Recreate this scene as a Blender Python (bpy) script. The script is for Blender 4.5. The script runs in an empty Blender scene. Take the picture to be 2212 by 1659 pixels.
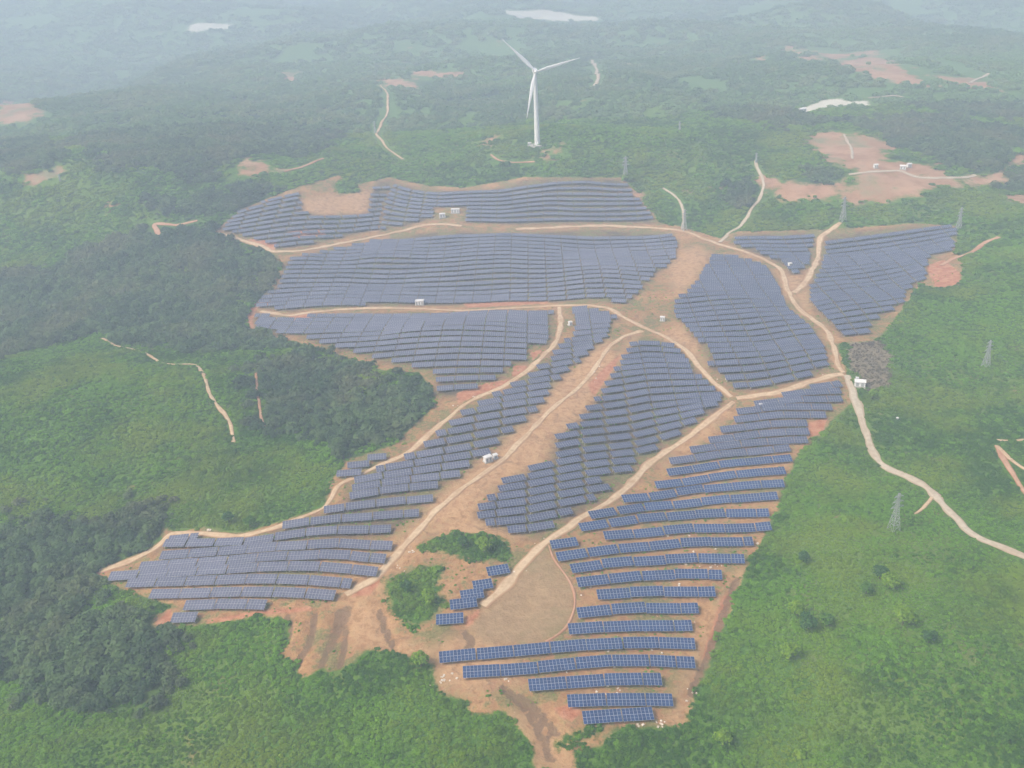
import bpy, math, random
import numpy as np
from mathutils import Vector, Matrix

random.seed(7)
rng = np.random.default_rng(11)
scene = bpy.context.scene
COL = scene.collection

# ------------------------------------------------------------------ camera
CAM_H = 208.0
PITCH = math.radians(27.0)
ROLL = math.radians(3.0)
HFOV = math.radians(57.2)
FPX = 1106.0 / math.tan(HFOV / 2)          # focal length in units of a 2212 px wide frame
FWD = np.array([0.0, math.cos(PITCH), -math.sin(PITCH)])
UP0 = np.array([0.0, math.sin(PITCH), math.cos(PITCH)])
RT0 = np.array([1.0, 0.0, 0.0])
RT = math.cos(ROLL) * RT0 - math.sin(ROLL) * UP0
UP = math.cos(ROLL) * UP0 + math.sin(ROLL) * RT0
CAM = np.array([0.0, 0.0, CAM_H])
cd = bpy.data.cameras.new("camera")
cam = bpy.data.objects.new("camera", cd)
COL.objects.link(cam)
cd.sensor_fit = 'HORIZONTAL'
cd.angle = HFOV
cd.clip_start = 1.0
cd.clip_end = 30000.0
M4 = Matrix.Identity(4)
for i in range(3):
    M4[i][0], M4[i][1], M4[i][2], M4[i][3] = RT[i], UP[i], -FWD[i], CAM[i]
cam.matrix_world = M4
scene.camera = cam

# ------------------------------------------------------------------ sky, sun, exposure
SUN_EL, SUN_ROT = math.radians(50), math.radians(245)
world = bpy.data.worlds.new("World")
scene.world = world
world.use_nodes = True
wn = world.node_tree
wn.nodes.clear()
sky = wn.nodes.new('ShaderNodeTexSky')
sky.sky_type = 'NISHITA'
sky.sun_disc = False
sky.sun_elevation = SUN_EL
sky.sun_rotation = SUN_ROT
sky.dust_density = 8.0
sky.air_density = 1.0
sky.ozone_density = 0.3
bg = wn.nodes.new('ShaderNodeBackground')
bg.inputs['Strength'].default_value = 0.15
wo = wn.nodes.new('ShaderNodeOutputWorld')
wn.links.new(sky.outputs[0], bg.inputs['Color'])
wn.links.new(bg.outputs[0], wo.inputs['Surface'])
sl = bpy.data.lights.new("sun", 'SUN')
sl.energy = 1.5
sl.angle = math.radians(16)
sl.color = (1.0, 0.95, 0.88)
sun = bpy.data.objects.new("sun", sl)
COL.objects.link(sun)
sdir = Vector((math.sin(SUN_ROT) * math.cos(SUN_EL), math.cos(SUN_ROT) * math.cos(SUN_EL), math.sin(SUN_EL)))
sun.rotation_euler = sdir.to_track_quat('Z', 'Y').to_euler()
scene.view_settings.view_transform = 'Standard'
scene.view_settings.look = 'None'
scene.view_settings.gamma = 1.0
scene.view_settings.use_curve_mapping = False
scene.view_settings.exposure = 0.44
scene.render.engine = 'CYCLES'
cy = scene.cycles
cy.max_bounces = 6
cy.diffuse_bounces = 2
cy.glossy_bounces = 2
cy.transmission_bounces = 2
cy.volume_bounces = 2
cy.transparent_max_bounces = 4
cy.use_denoising = True
HAZE_DENSITY = 0.0006
HAZE_COLOR = (0.64, 0.775, 0.97)

# ------------------------------------------------------------------ terrain height
_tab = np.random.default_rng(5).random((256, 256))


def vnoise(x, y):
    xi = np.floor(x).astype(int)
    yi = np.floor(y).astype(int)
    fx = x - xi
    fy = y - yi
    fx = fx * fx * fx * (fx * (fx * 6 - 15) + 10)
    fy = fy * fy * fy * (fy * (fy * 6 - 15) + 10)
    a = _tab[xi & 255, yi & 255]
    b = _tab[(xi + 1) & 255, yi & 255]
    c = _tab[xi & 255, (yi + 1) & 255]
    d = _tab[(xi + 1) & 255, (yi + 1) & 255]
    return (a * (1 - fx) + b * fx) * (1 - fy) + (c * (1 - fx) + d * fx) * fy - 0.5


def smooth(t):
    t = np.clip(t, 0, 1)
    return t * t * (3 - 2 * t)


def gs(x, y, cx, cy_, sx, sy):
    return np.exp(-((x - cx) / sx) ** 2 - ((y - cy_) / sy) ** 2)


def H(x, y):
    x = np.asarray(x, float)
    y = np.asarray(y, float)
    z = 26 * smooth((y - 590) / 230)
    z = z - 14 * smooth((y - 960) / 500)
    z = z + 20 * gs(x, y, -215, 395, 120, 75)
    z = z - 9 * gs(x, y, -240, 540, 140, 55)
    z = z - 6 * gs(x, y, -105, 405, 45, 55)
    z = z - 7 * gs(x, y, -190, 235, 70, 50)
    z = z + 9 * gs(x, y, 130, 255, 60, 70)
    z = z + 15 * gs(x, y, 330, 500, 110, 110)
    z = z - 6 * gs(x, y, 230, 375, 50, 45)
    z = z - 5 * gs(x, y, 120, 700, 80, 60)
    z = z + 10 * gs(x, y, -330, 760, 160, 80)
    z = z + 13 * vnoise(x / 150 + 6.3, y / 120 + 2.4) + 13 * gs(x, y, 28, 800, 70, 60)
    z = z + 5.5 * vnoise(x / 85 + 3.1, y / 85 + 7.7) + 2.4 * vnoise(x / 34 + 11.3, y / 34 + 2.9)
    far = smooth((y - 900) / 900)
    z = z + far * (95 * vnoise(x / 520 + 1.7, y / 480 + 4.2) + 62 * vnoise(x / 210 + 9.1, y / 230 + 5.5)
                   + 16 * vnoise(x / 90, y / 90))
    z = z + 16 * smooth((y - 560) / 200) * (1 - far) * vnoise(x / 130 + 2.2, y / 110 + 6.1)
    side = smooth((np.abs(x) - 420) / 400) * (1 - far)
    z = z + side * (40 * vnoise(x / 260 + 8.2, y / 260 + 1.1))
    return z


def unproject(pts, off=0.0):
    """where the view rays of photo pixels meet the ground (plus off): world xyz"""
    p = np.asarray(pts, float).reshape(-1, 2)
    d = FWD[None] * FPX + RT[None] * (p[:, :1] - 1106.0) + UP[None] * (829.5 - p[:, 1:2])
    d = d / np.linalg.norm(d, axis=1, keepdims=True)
    t = np.full(len(p), 120.0)
    lo = t.copy()
    hi = np.full(len(p), 7000.0)
    done = np.zeros(len(p), bool)
    for _ in range(1400):
        q = CAM[None] + d * t[:, None]
        below = q[:, 2] < H(q[:, 0], q[:, 1]) + off
        newly = below & ~done
        hi[newly] = t[newly]
        done |= below
        lo[~done] = t[~done]
        if done.all():
            break
        t = np.where(done, t, t + np.maximum(2.0, t * 0.004))
        if t.max() > 6900:
            break
    for _ in range(26):
        m = (lo + hi) / 2
        q = CAM[None] + d * m[:, None]
        below = q[:, 2] < H(q[:, 0], q[:, 1]) + off
        hi = np.where(below, m, hi)
        lo = np.where(below, lo, m)
    q = CAM[None] + d * hi[:, None]
    return q


def project(q):
    v = np.asarray(q, float) - CAM
    w = v @ FWD
    return np.stack([1106 + FPX * (v @ RT) / w, 829.5 - FPX * (v @ UP) / w], -1), w


def inside(px, py, poly):
    poly = np.asarray(poly)
    r = np.zeros(np.shape(px), bool)
    n = len(poly)
    j = n - 1
    for i in range(n):
        xi, yi = poly[i]
        xj, yj = poly[j]
        if yi != yj:
            c = ((yi > py) != (yj > py)) & (px < (xj - xi) * (py - yi) / (yj - yi) + xi)
            r ^= c
        j = i
    return r


def seg_dist(px, py, line, closed=False):
    line = np.asarray(line, float)
    best = np.full(np.shape(px), 1e9)
    n = len(line)
    for i in range(n if closed else n - 1):
        ax, ay = line[i][:2]
        bx, by = line[(i + 1) % n][:2]
        dx, dy = bx - ax, by - ay
        L = dx * dx + dy * dy + 1e-9
        t = np.clip(((px - ax) * dx + (py - ay) * dy) / L, 0, 1)
        best = np.minimum(best, (px - ax - t * dx) ** 2 + (py - ay - t * dy) ** 2)
    return np.sqrt(best)


def soft(px, py, poly, w):
    """1 inside the world polygon, 0 outside, soft over w metres; evaluated only near it"""
    poly = np.asarray(poly)
    out = np.zeros(np.shape(px))
    m = ((px > poly[:, 0].min() - w) & (px < poly[:, 0].max() + w) & (py > poly[:, 1].min() - w) & (py < poly[:, 1].max() + w))
    if m.any():
        d = seg_dist(px[m], py[m], poly, True)
        s = np.where(inside(px[m], py[m], poly), d, -d)
        out[m] = np.clip(0.5 + s / w, 0, 1)
    return out


def dense(poly, step=12.0):
    """subdivide a pixel polygon so that its edges follow the ground"""
    r = []
    n = len(poly)
    for i in range(n):
        a = np.array(poly[i], float)
        b = np.array(poly[(i + 1) % n], float)
        k = max(1, int(np.linalg.norm(b - a) / step))
        for j in range(k):
            r.append(a + (b - a) * j / k)
    return np.array(r)


def dense_open(pts, step):
    q = dense(pts, step)
    k = max(1, int(np.linalg.norm(np.subtract(pts[0], pts[-1])) / step))
    return np.concatenate([q[:len(q) - k], [pts[-1]]])


def W(poly, step=25.0):
    return unproject(dense(poly, step))[:, :2]


# ------------------------------------------------------------------ data read off the photograph (2212 px wide frame)
ROADS = {  # name: (width m, material, [(x, y) ...])
    'hill_road': (4.1, 'concrete', [(2520, 1275), (2400, 1255), (2300, 1232), (2240, 1214), (2212, 1203), (2175, 1184), (2128, 1169), (2085, 1143), (2055, 1109), (2021, 1073), (1998, 1050), (1968, 1033), (1915, 1013), (1887, 985), (1868, 926), (1850, 873), (1835, 822), (1826, 808)]),
    'main_road': (3.9, 'track', [(1826, 808), (1811, 793), (1803, 753), (1791, 723), (1775, 703), (1741, 680), (1721, 663), (1708, 640), (1698, 616), (1693, 593), (1681, 576), (1655, 563), (1621, 548), (1588, 537), (1555, 528), (1518, 516), (1495, 504), (1474, 498), (1444, 495), (1391, 491), (1304, 488), (1231, 490), (1164, 493), (1111, 495)]),
    'curved_road': (3.8, 'track', [(1000, 489), (954, 484), (917, 486), (871, 498), (804, 513), (737, 526), (700, 533), (653, 542), (587, 545), (570, 533), (527, 520), (467, 503)]),
    'middle_road': (3.6, 'track', [(560, 672), (627, 683), (673, 674), (737, 668), (821, 665), (887, 666), (997, 671), (1104, 666), (1204, 660), (1271, 659), (1317, 666), (1354, 690), (1391, 708), (1431, 725), (1464, 744), (1480, 755), (1501, 780), (1525, 810), (1551, 834), (1585, 860)]),
    'fork_road': (4.2, 'track', [(1585, 861), (1635, 855), (1675, 850), (1721, 835), (1768, 820), (1808, 808), (1826, 808)]),
    'slope_road': (3.8, 'track', [(1588, 866), (1535, 906), (1495, 940), (1472, 956), (1404, 1000), (1364, 1046), (1317, 1083), (1264, 1113), (1221, 1143), (1182, 1170), (1161, 1186), (1137, 1209), (1107, 1246), (1091, 1269), (1060, 1292), (1037, 1313)]),
    'diagonal_road': (3.4, 'track', [(1391, 714), (1357, 723), (1324, 740), (1304, 766), (1284, 800), (1244, 843), (1197, 880), (1151, 926), (1114, 963), (1091, 990), (1057, 1013), (1017, 1043), (977, 1073), (937, 1108), (904, 1146), (871, 1183), (837, 1216), (811, 1249), (771, 1274), (740, 1288)]),
    'forest_edge_road': (3.2, 'track', [(1207, 662), (1212, 696), (1207, 730), (1194, 750), (1167, 776), (1137, 803), (1117, 816), (1084, 836), (1037, 856), (997, 876), (977, 896), (937, 930), (904, 960), (877, 983), (837, 997), (804, 1013), (757, 1036), (727, 1048), (716, 1076), (700, 1100), (633, 1123), (593, 1141), (533, 1157), (493, 1158), (440, 1152), (400, 1154), (362, 1150), (353, 1172), (317, 1196), (273, 1216), (207, 1237)]),
    'branch_road': (4.4, 'track', [(1712, 634), (1731, 620), (1748, 600), (1761, 573), (1768, 547), (1771, 510), (1785, 503), (1818, 480)]),
    'ridge_road': (2.8, 'concrete', [(1553, 525), (1575, 502), (1598, 490), (1611, 473), (1621, 453), (1641, 430), (1651, 400), (1646, 383), (1635, 360), (1631, 347)]),
    'pole_road': (2.2, 'concrete', [(1474, 496), (1478, 462), (1471, 437), (1454, 420), (1430, 405)]),
    'red_path': (4.0, 'redsoil', [(2161, 511), (2128, 523), (2095, 547), (2055, 560), (2030, 575)]),
    'clearing_ditch': (1.1, 'redsoil', [(1184, 1174), (1194, 1206), (1217, 1236), (1237, 1263), (1244, 1293), (1241, 1323), (1224, 1359), (1200, 1375), (1171, 1390)]),
    'hill_path': (2.0, 'track', [(220, 730), (247, 746), (310, 760), (350, 786), (385, 788), (423, 786), (440, 810), (453, 853), (473, 880), (493, 903), (503, 936), (505, 960)]),
    'forest_path': (1.6, 'redsoil', [(553, 800), (555, 846), (563, 896), (575, 930)]),
    'bank_path': (2.4, 'redsoil', [(2151, 960), (2170, 1000), (2195, 1035), (2240, 1100)]),
    'bank_lane': (2.0, 'track', [(2148, 950), (2185, 953), (2230, 949), (2340, 940)]),
    'bank_track': (2.2, 'track', [(2151, 962), (2185, 995), (2225, 1022), (2320, 1075)]),
    'pylon_path': (1.6, 'track', [(2013, 1075), (1995, 1098), (1975, 1112)]),
    'west_path': (3.4, 'redsoil', [(430, 476), (385, 487), (330, 483), (345, 510)]),
    'far_lane': (2.6, 'concrete', [(1822, 290), (1838, 318), (1842, 345)]),
    'far_road': (4.0, 'concrete', [(1875, 213), (1935, 207), (1958, 213)]),
    'far_street': (4.0, 'concrete', [(1830, 378), (1880, 372), (1945, 369), (1985, 385), (2030, 385), (2085, 384), (2110, 378)]),
    'far_bend': (4.0, 'concrete', [(2095, 180), (2135, 160)]),
    'winding_lane': (5.0, 'concrete', [(1279, 131), (1284, 142), (1290, 152), (1288, 160), (1293, 170), (1288, 182), (1279, 192)]),
    'turbine_lane': (1.7, 'redsoil', [(1058, 334), (1075, 347), (1110, 352), (1160, 350)]),
    'north_track': (2.6, 'track', [(870, 345), (835, 320), (812, 290), (838, 240), (838, 205), (822, 185)]),
    'west_track': (2.4, 'redsoil', [(612, 372), (650, 362), (700, 342)]),
}
FARM = [(462, 500), (520, 452), (600, 420), (650, 402), (735, 378), (760, 400), (800, 392), (840, 383), (930, 402), (1010, 405), (1130, 383), (1345, 383), (1372, 412), (1428, 482), (1475, 490), (1555, 515), (1590, 500), (1770, 496), (1900, 488), (1980, 482), (2068, 488), (2066, 545), (2080, 570), (2075, 615), (2030, 622), (1990, 615), (1960, 650), (1938, 682), (1895, 735), (1815, 742), (1808, 745), (1828, 800), (1838, 830), (1840, 870), (1800, 905), (1770, 945), (1720, 985), (1690, 1060), (1680, 1100), (1640, 1180), (1605, 1240), (1585, 1300), (1550, 1380), (1530, 1430), (1500, 1500), (1480, 1568), (1400, 1570), (1325, 1575), (1300, 1610), (1240, 1625), (1245, 1665), (1155, 1665), (1148, 1600), (1110, 1555), (1085, 1532), (1050, 1545), (1015, 1540), (1012, 1515), (945, 1495), (932, 1430), (845, 1408), (795, 1402), (745, 1440), (712, 1452), (694, 1440), (660, 1464), (639, 1457), (648, 1430), (592, 1414), (625, 1390), (626, 1334), (560, 1330), (430, 1350), (332, 1358), (326, 1332), (385, 1308), (310, 1290), (260, 1272), (200, 1240), (310, 1190), (350, 1168), (350, 1138), (385, 1150), (440, 1140), (480, 1150), (530, 1150), (590, 1132), (700, 1096), (712, 1040), (740, 1010), (745, 995), (795, 980), (850, 960), (935, 880), (940, 862), (933, 835), (900, 805), (830, 800), (740, 770), (640, 738), (600, 733), (540, 712), (532, 675), (550, 655), (585, 620), (605, 580), (585, 548), (565, 538)]
ISLANDS = [
    [(904, 1183), (954, 1159), (1021, 1153), (1071, 1159), (1097, 1173), (1091, 1206), (1031, 1213), (984, 1199), (951, 1193)],
    [(831, 1253), (904, 1226), (957, 1219), (951, 1249), (944, 1273), (964, 1293), (951, 1319), (924, 1339), (891, 1359), (864, 1333), (837, 1299)],
    [(1198, 1602), (1235, 1585), (1290, 1570), (1300, 1580), (1250, 1600), (1205, 1615)],
    [(720, 400), (740, 385), (770, 390), (775, 415), (730, 420)],
]
CLEARING = [(1182, 1180), (1197, 1212), (1222, 1242), (1238, 1268), (1241, 1300), (1232, 1340), (1205, 1365), (1165, 1388), (1090, 1390), (1030, 1385), (1000, 1360), (1040, 1320), (1095, 1275), (1120, 1240), (1150, 1205)]
RED = [
    [(535, 660), (560, 655), (545, 690), (548, 712), (534, 705)],
    [(540, 668), (552, 654), (575, 650), (600, 655), (560, 662)],
    [(620, 680), (670, 672), (675, 690), (640, 697)],
    [(985, 850), (1050, 828), (1110, 818), (1080, 838), (1035, 852), (990, 872)],
    [(206, 1236), (300, 1200), (318, 1196), (280, 1216), (215, 1244)],
    [(440, 1340), (560, 1318), (660, 1310), (690, 1318), (560, 1328), (450, 1350)],
    [(335, 1345), (370, 1310), (372, 1345), (345, 1355)],
    [(1000, 1340), (1035, 1315), (1040, 1322), (1010, 1360)],
    [(780, 1260), (815, 1235), (830, 1245), (800, 1285), (760, 1290)],
    [(1240, 1520), (1262, 1540), (1230, 1560), (1190, 1530)],
    [(2000, 575), (2040, 560), (2078, 595), (2072, 620), (2020, 620)],
    [(1270, 830), (1310, 790), (1345, 760), (1330, 790), (1280, 860)],
    [(1740, 915), (1790, 900), (1775, 935), (1750, 945)],
    [(1560, 1290), (1590, 1260), (1560, 1350), (1530, 1430), (1515, 1420)],
    [(1000, 655), (1180, 650), (1190, 655), (1010, 665)],
    [(1110, 790), (1140, 790), (1125, 812), (1105, 815)],
    [(1145, 760), (1175, 755), (1150, 780)],
    [(530, 515), (600, 520), (590, 545), (560, 530)],
    [(620, 500), (700, 495), (705, 508), (640, 515)],
]
BARE = [  # bright bare soil
    [(1330, 770), (1380, 720), (1360, 760), (1300, 830), (1270, 880), (1230, 925), (1190, 950), (1175, 1000), (1125, 1020), (1060, 1060), (1020, 1110), (930, 1140), (860, 1220), (800, 1290), (740, 1295), (800, 1235), (845, 1180), (930, 1090), (1010, 1020), (1080, 960), (1150, 895), (1190, 840), (1270, 770), (1310, 735)],
    [(655, 433), (737, 420), (797, 413), (790, 458), (700, 462), (653, 457)],
    [(1430, 730), (1470, 700), (1500, 740), (1525, 790), (1480, 752)],
    [(1440, 570), (1500, 530), (1530, 545), (1500, 610), (1460, 640)],
    [(1690, 600), (1745, 600), (1720, 625), (1705, 625)],
    [(1720, 640), (1745, 625), (1750, 660), (1735, 665)],
    [(1430, 1000), (1520, 930), (1570, 890), (1540, 925), (1440, 1010)],
    [(770, 1290), (830, 1320), (850, 1380), (930, 1400), (1010, 1360), (1100, 1395), (1130, 1480), (1010, 1500), (945, 1480), (930, 1425), (840, 1405), (790, 1395), (760, 1400), (740, 1330)],
    [(1500, 1400), (1560, 1300), (1600, 1230), (1585, 1300), (1540, 1400), (1500, 1500), (1480, 1560), (1440, 1560)],
    [(1100, 1540), (1180, 1530), (1230, 1600), (1240, 1660), (1160, 1660), (1145, 1600)],
    [(905, 1150), (1000, 1110), (1125, 1160), (1060, 1155), (960, 1155)],
]
FARSOIL = [
    [(1740, 300), (1850, 285), (1930, 315), (1925, 345), (2030, 355), (2060, 385), (2110, 375), (2180, 365), (2190, 400), (2070, 410), (2020, 402), (1990, 430), (1910, 437), (1830, 433), (1660, 425), (1650, 385), (1740, 392), (1800, 400), (1845, 372), (1760, 330)],
    [(1700, 95), (1800, 130), (1890, 115), (1970, 150), (2070, 190), (2180, 200), (2120, 170), (2010, 165), (1960, 140), (1890, 108), (1800, 118)],
    [(497, 387), (503, 350), (533, 340), (573, 347), (610, 370), (600, 377), (547, 383)],
    [(50, 393), (50, 373), (100, 370), (123, 353), (140, 367), (130, 390), (73, 398)],
    [(-10, 213), (40, 217), (80, 230), (100, 250), (60, 263), (-10, 270)],
    [(1795, 137), (1840, 128), (1885, 118), (1935, 133), (1965, 157), (2008, 180), (2061, 187), (1975, 190), (1918, 180), (1868, 160), (1808, 150)],
    [(1681, 103), (1715, 100), (1761, 123), (1795, 137), (1728, 127)],
    [(1841, 320), (1921, 320), (1915, 343), (1841, 347)],
    [(1655, 387), (1738, 393), (1741, 413), (1655, 417)],
    [(1801, 400), (1858, 377), (1941, 370), (1995, 390), (2015, 400), (1988, 427), (1908, 433), (1838, 430), (1835, 407)],
    [(1958, 360), (2018, 357), (2041, 377), (1995, 378)],
    [(2068, 407), (2108, 377), (2171, 367), (2168, 400), (2108, 403)],
    [(2191, 333), (2220, 320), (2220, 360), (2191, 357)],
    [(2181, 423), (2220, 420), (2220, 443), (2190, 438)],
    [(1748, 287), (1835, 280), (1830, 310), (1765, 320)],
    [(821, 170), (894, 173), (894, 190), (824, 187)],
    [(897, 153), (1021, 153), (1017, 163), (897, 167)],
    [(1044, 303), (1084, 287), (1091, 293), (1057, 310)],
    [(610, 157), (647, 155), (647, 183), (612, 183)],
    [(1617, 128), (1660, 118), (1655, 140), (1640, 138)],
    [(1180, 325), (1215, 318), (1235, 328), (1215, 342), (1180, 342)],
    [(1366, 415), (1390, 415), (1388, 430), (1370, 430)],
    [(325, 478), (340, 478), (345, 490), (330, 492)],
]
PALE = [
    [(387, 67), (417, 50), (500, 50), (497, 60), (417, 70)],
    [(1071, 22), (1171, 23), (1291, 37), (1297, 47), (1204, 43), (1131, 43)],
    [(1721, 240), (1775, 217), (1811, 213), (1840, 220), (1875, 217), (1875, 230), (1838, 226), (1775, 233), (1731, 247)],
]
FOREST_W = [(-40, 600), (100, 590), (150, 560), (330, 500), (400, 495), (470, 508), (550, 545), (590, 585), (578, 620), (535, 660), (528, 710), (550, 738), (520, 750), (350, 760), (310, 745), (220, 725), (100, 745), (-40, 785)]
FOREST_M = [(556, 745), (610, 738), (700, 765), (760, 795), (830, 825), (865, 803), (915, 808), (925, 850), (910, 890), (850, 950), (790, 978), (735, 1000), (650, 945), (580, 905), (560, 850)]
FOREST_S = [(-40, 1165), (100, 1112), (240, 1108), (340, 1125), (342, 1150), (310, 1185), (190, 1238), (250, 1285), (320, 1318), (322, 1365), (335, 1420), (338, 1500), (200, 1515), (100, 1490), (30, 1430), (-40, 1430)]
FOREST_N = [(190, 215), (420, 190), (760, 235), (735, 300), (640, 335), (590, 335), (480, 335), (440, 385), (250, 372), (160, 300)]
FOREST_X = [
    [(330, 440), (480, 425), (640, 395), (700, 375), (640, 415), (500, 450), (400, 470)],
    [(1860, 262), (2000, 250), (2230, 290), (2230, 330), (2150, 370), (2030, 355), (1930, 310)],
    [(1960, 225), (2230, 215), (2230, 260), (2050, 245)],
    [(1500, 215), (1700, 240), (1800, 262), (1700, 280), (1560, 250)],
    [(1560, 400), (1630, 385), (1640, 420), (1610, 450), (1570, 440)],
    [(2170, 380), (2230, 375), (2230, 412), (2180, 408)],
    [(0, 300), (90, 295), (150, 330), (60, 365), (0, 360)],
    [(1740, 372), (1790, 376), (1795, 405), (1750, 408)],
    [(900, 175), (1140, 195), (1150, 240), (960, 240)],
]
GULLY = [
    [(679, 1322), (675, 1355), (668, 1390), (645, 1426), (630, 1450)],
    [(729, 1318), (724, 1355), (715, 1390), (692, 1440)],
    [(752, 1310), (744, 1345), (743, 1395), (734, 1440)],
    [(622, 1330), (623, 1370), (600, 1405)],
    [(820, 1320), (832, 1360), (850, 1395)],
    [(1085, 1480), (1140, 1535), (1165, 1580), (1190, 1640)],
    [(1120, 1500), (1175, 1545), (1200, 1585)],
    [(1000, 1360), (1020, 1385), (1010, 1400)],
    [(1590, 1250), (1555, 1350), (1520, 1440), (1490, 1500)],
]
SCRUB = [(1830, 742), (1900, 735), (1925, 770), (1920, 830), (1880, 845), (1850, 820), (1835, 790)]

# outlines of the panel blocks
R_POLY = [(1262, 1120), (1330, 1090), (1380, 1050), (1420, 1005), (1490, 962), (1550, 912), (1600, 876), (1660, 862), (1730, 843), (1800, 822), (1826, 822), (1825, 860), (1795, 885), (1742, 918), (1745, 950), (1712, 985), (1698, 1030), (1685, 1070), (1665, 1100), (1640, 1125), (1250, 1135)]
M_POLY = [(1375, 730), (1350, 766), (1310, 830), (1280, 873), (1240, 920), (1198, 946), (1184, 996), (1134, 1018), (1075, 1050), (1072, 1068), (1034, 1098), (1028, 1116), (1047, 1136), (1090, 1150), (1124, 1162), (1172, 1166), (1240, 1118), (1300, 1082), (1345, 1046), (1385, 1000), (1450, 956), (1510, 912), (1560, 878), (1558, 858), (1530, 832), (1500, 792), (1465, 758), (1425, 735)]
L_POLY = [(1232, 668), (1272, 668), (1315, 682), (1334, 690), (1320, 700), (1310, 730), (1270, 768), (1230, 800), (1200, 832), (1178, 866), (1147, 908), (1110, 932), (1090, 960), (1068, 976), (1034, 998), (1010, 1020), (965, 1047), (940, 1075), (920, 1100), (893, 1130), (850, 1143), (838, 1160), (340, 1190), (362, 1163), (500, 1166), (550, 1162), (623, 1130), (737, 1098), (744, 1085), (750, 1054), (820, 1018), (880, 988), (934, 946), (987, 903), (1047, 868), (1110, 834), (1144, 812), (1187, 772), (1215, 745), (1240, 726), (1246, 704)]
LU_POLY = [(548, 676), (610, 694), (680, 684), (740, 677), (900, 675), (1000, 681), (1110, 675), (1196, 670), (1193, 725), (1182, 748), (1146, 752), (1142, 785), (1102, 790), (1095, 815), (1052, 828), (1040, 845), (985, 860), (940, 858), (945, 822), (930, 808), (905, 797), (860, 792), (780, 770), (700, 748), (650, 728), (553, 714)]
UM_POLY = [(612, 575), (630, 558), (690, 548), (800, 524), (870, 508), (960, 498), (1110, 503), (1300, 496), (1440, 502), (1462, 520), (1460, 560), (1450, 573), (1420, 590), (1390, 623), (1354, 658), (1304, 652), (1197, 653), (1100, 656), (1004, 660), (770, 662), (680, 665), (627, 675), (553, 664), (567, 643), (600, 618)]
UL_POLY = [(472, 498), (520, 456), (600, 430), (652, 415), (652, 460), (700, 466), (793, 462), (803, 415), (815, 392), (848, 388), (852, 396), (828, 440), (818, 495), (737, 514), (655, 534), (592, 538), (565, 527)]
U_POLY = [(852, 394), (900, 405), (960, 412), (1060, 410), (1130, 390), (1200, 383), (1340, 385), (1350, 395), (1370, 420), (1395, 450), (1420, 484), (1300, 481), (1120, 487), (1005, 480), (1000, 452), (938, 450), (935, 474), (870, 490), (822, 500), (832, 440)]
UR1_POLY = [(1580, 526), (1600, 506), (1700, 502), (1756, 500), (1762, 512), (1758, 545), (1745, 575), (1725, 592), (1705, 592), (1700, 578), (1660, 558), (1610, 540)]
UR2_POLY = [(1786, 506), (1850, 500), (1980, 486), (2020, 488), (2066, 495), (2060, 540), (2005, 560), (1998, 603), (1958, 630), (1951, 656), (1938, 666), (1888, 693), (1878, 723), (1820, 728), (1811, 718), (1778, 686), (1750, 653), (1748, 616), (1764, 583), (1778, 556)]
C_POLY = [(1542, 548), (1620, 565), (1660, 580), (1678, 604), (1688, 640), (1700, 668), (1738, 698), (1765, 718), (1780, 750), (1790, 790), (1780, 804), (1720, 825), (1650, 840), (1600, 847), (1575, 835), (1555, 812), (1532, 798), (1522, 760), (1502, 735), (1476, 702), (1456, 686), (1456, 650), (1491, 630), (1511, 598), (1528, 570)]

# ------------------------------------------------------------------ helpers for objects
def link(o):
    COL.objects.link(o)
    return o


def tag(o, label=None, cat=None, group=None, kind=None):
    if label:
        o['label'] = label
    if cat:
        o['category'] = cat
    if group:
        o['group'] = group
    if kind:
        o['kind'] = kind
    return o


def empty(name, loc, rz=0.0):
    o = link(bpy.data.objects.new(name, None))
    o.location = loc
    o.rotation_euler = (0, 0, rz)
    o.empty_display_size = 0.5
    return o


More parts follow.
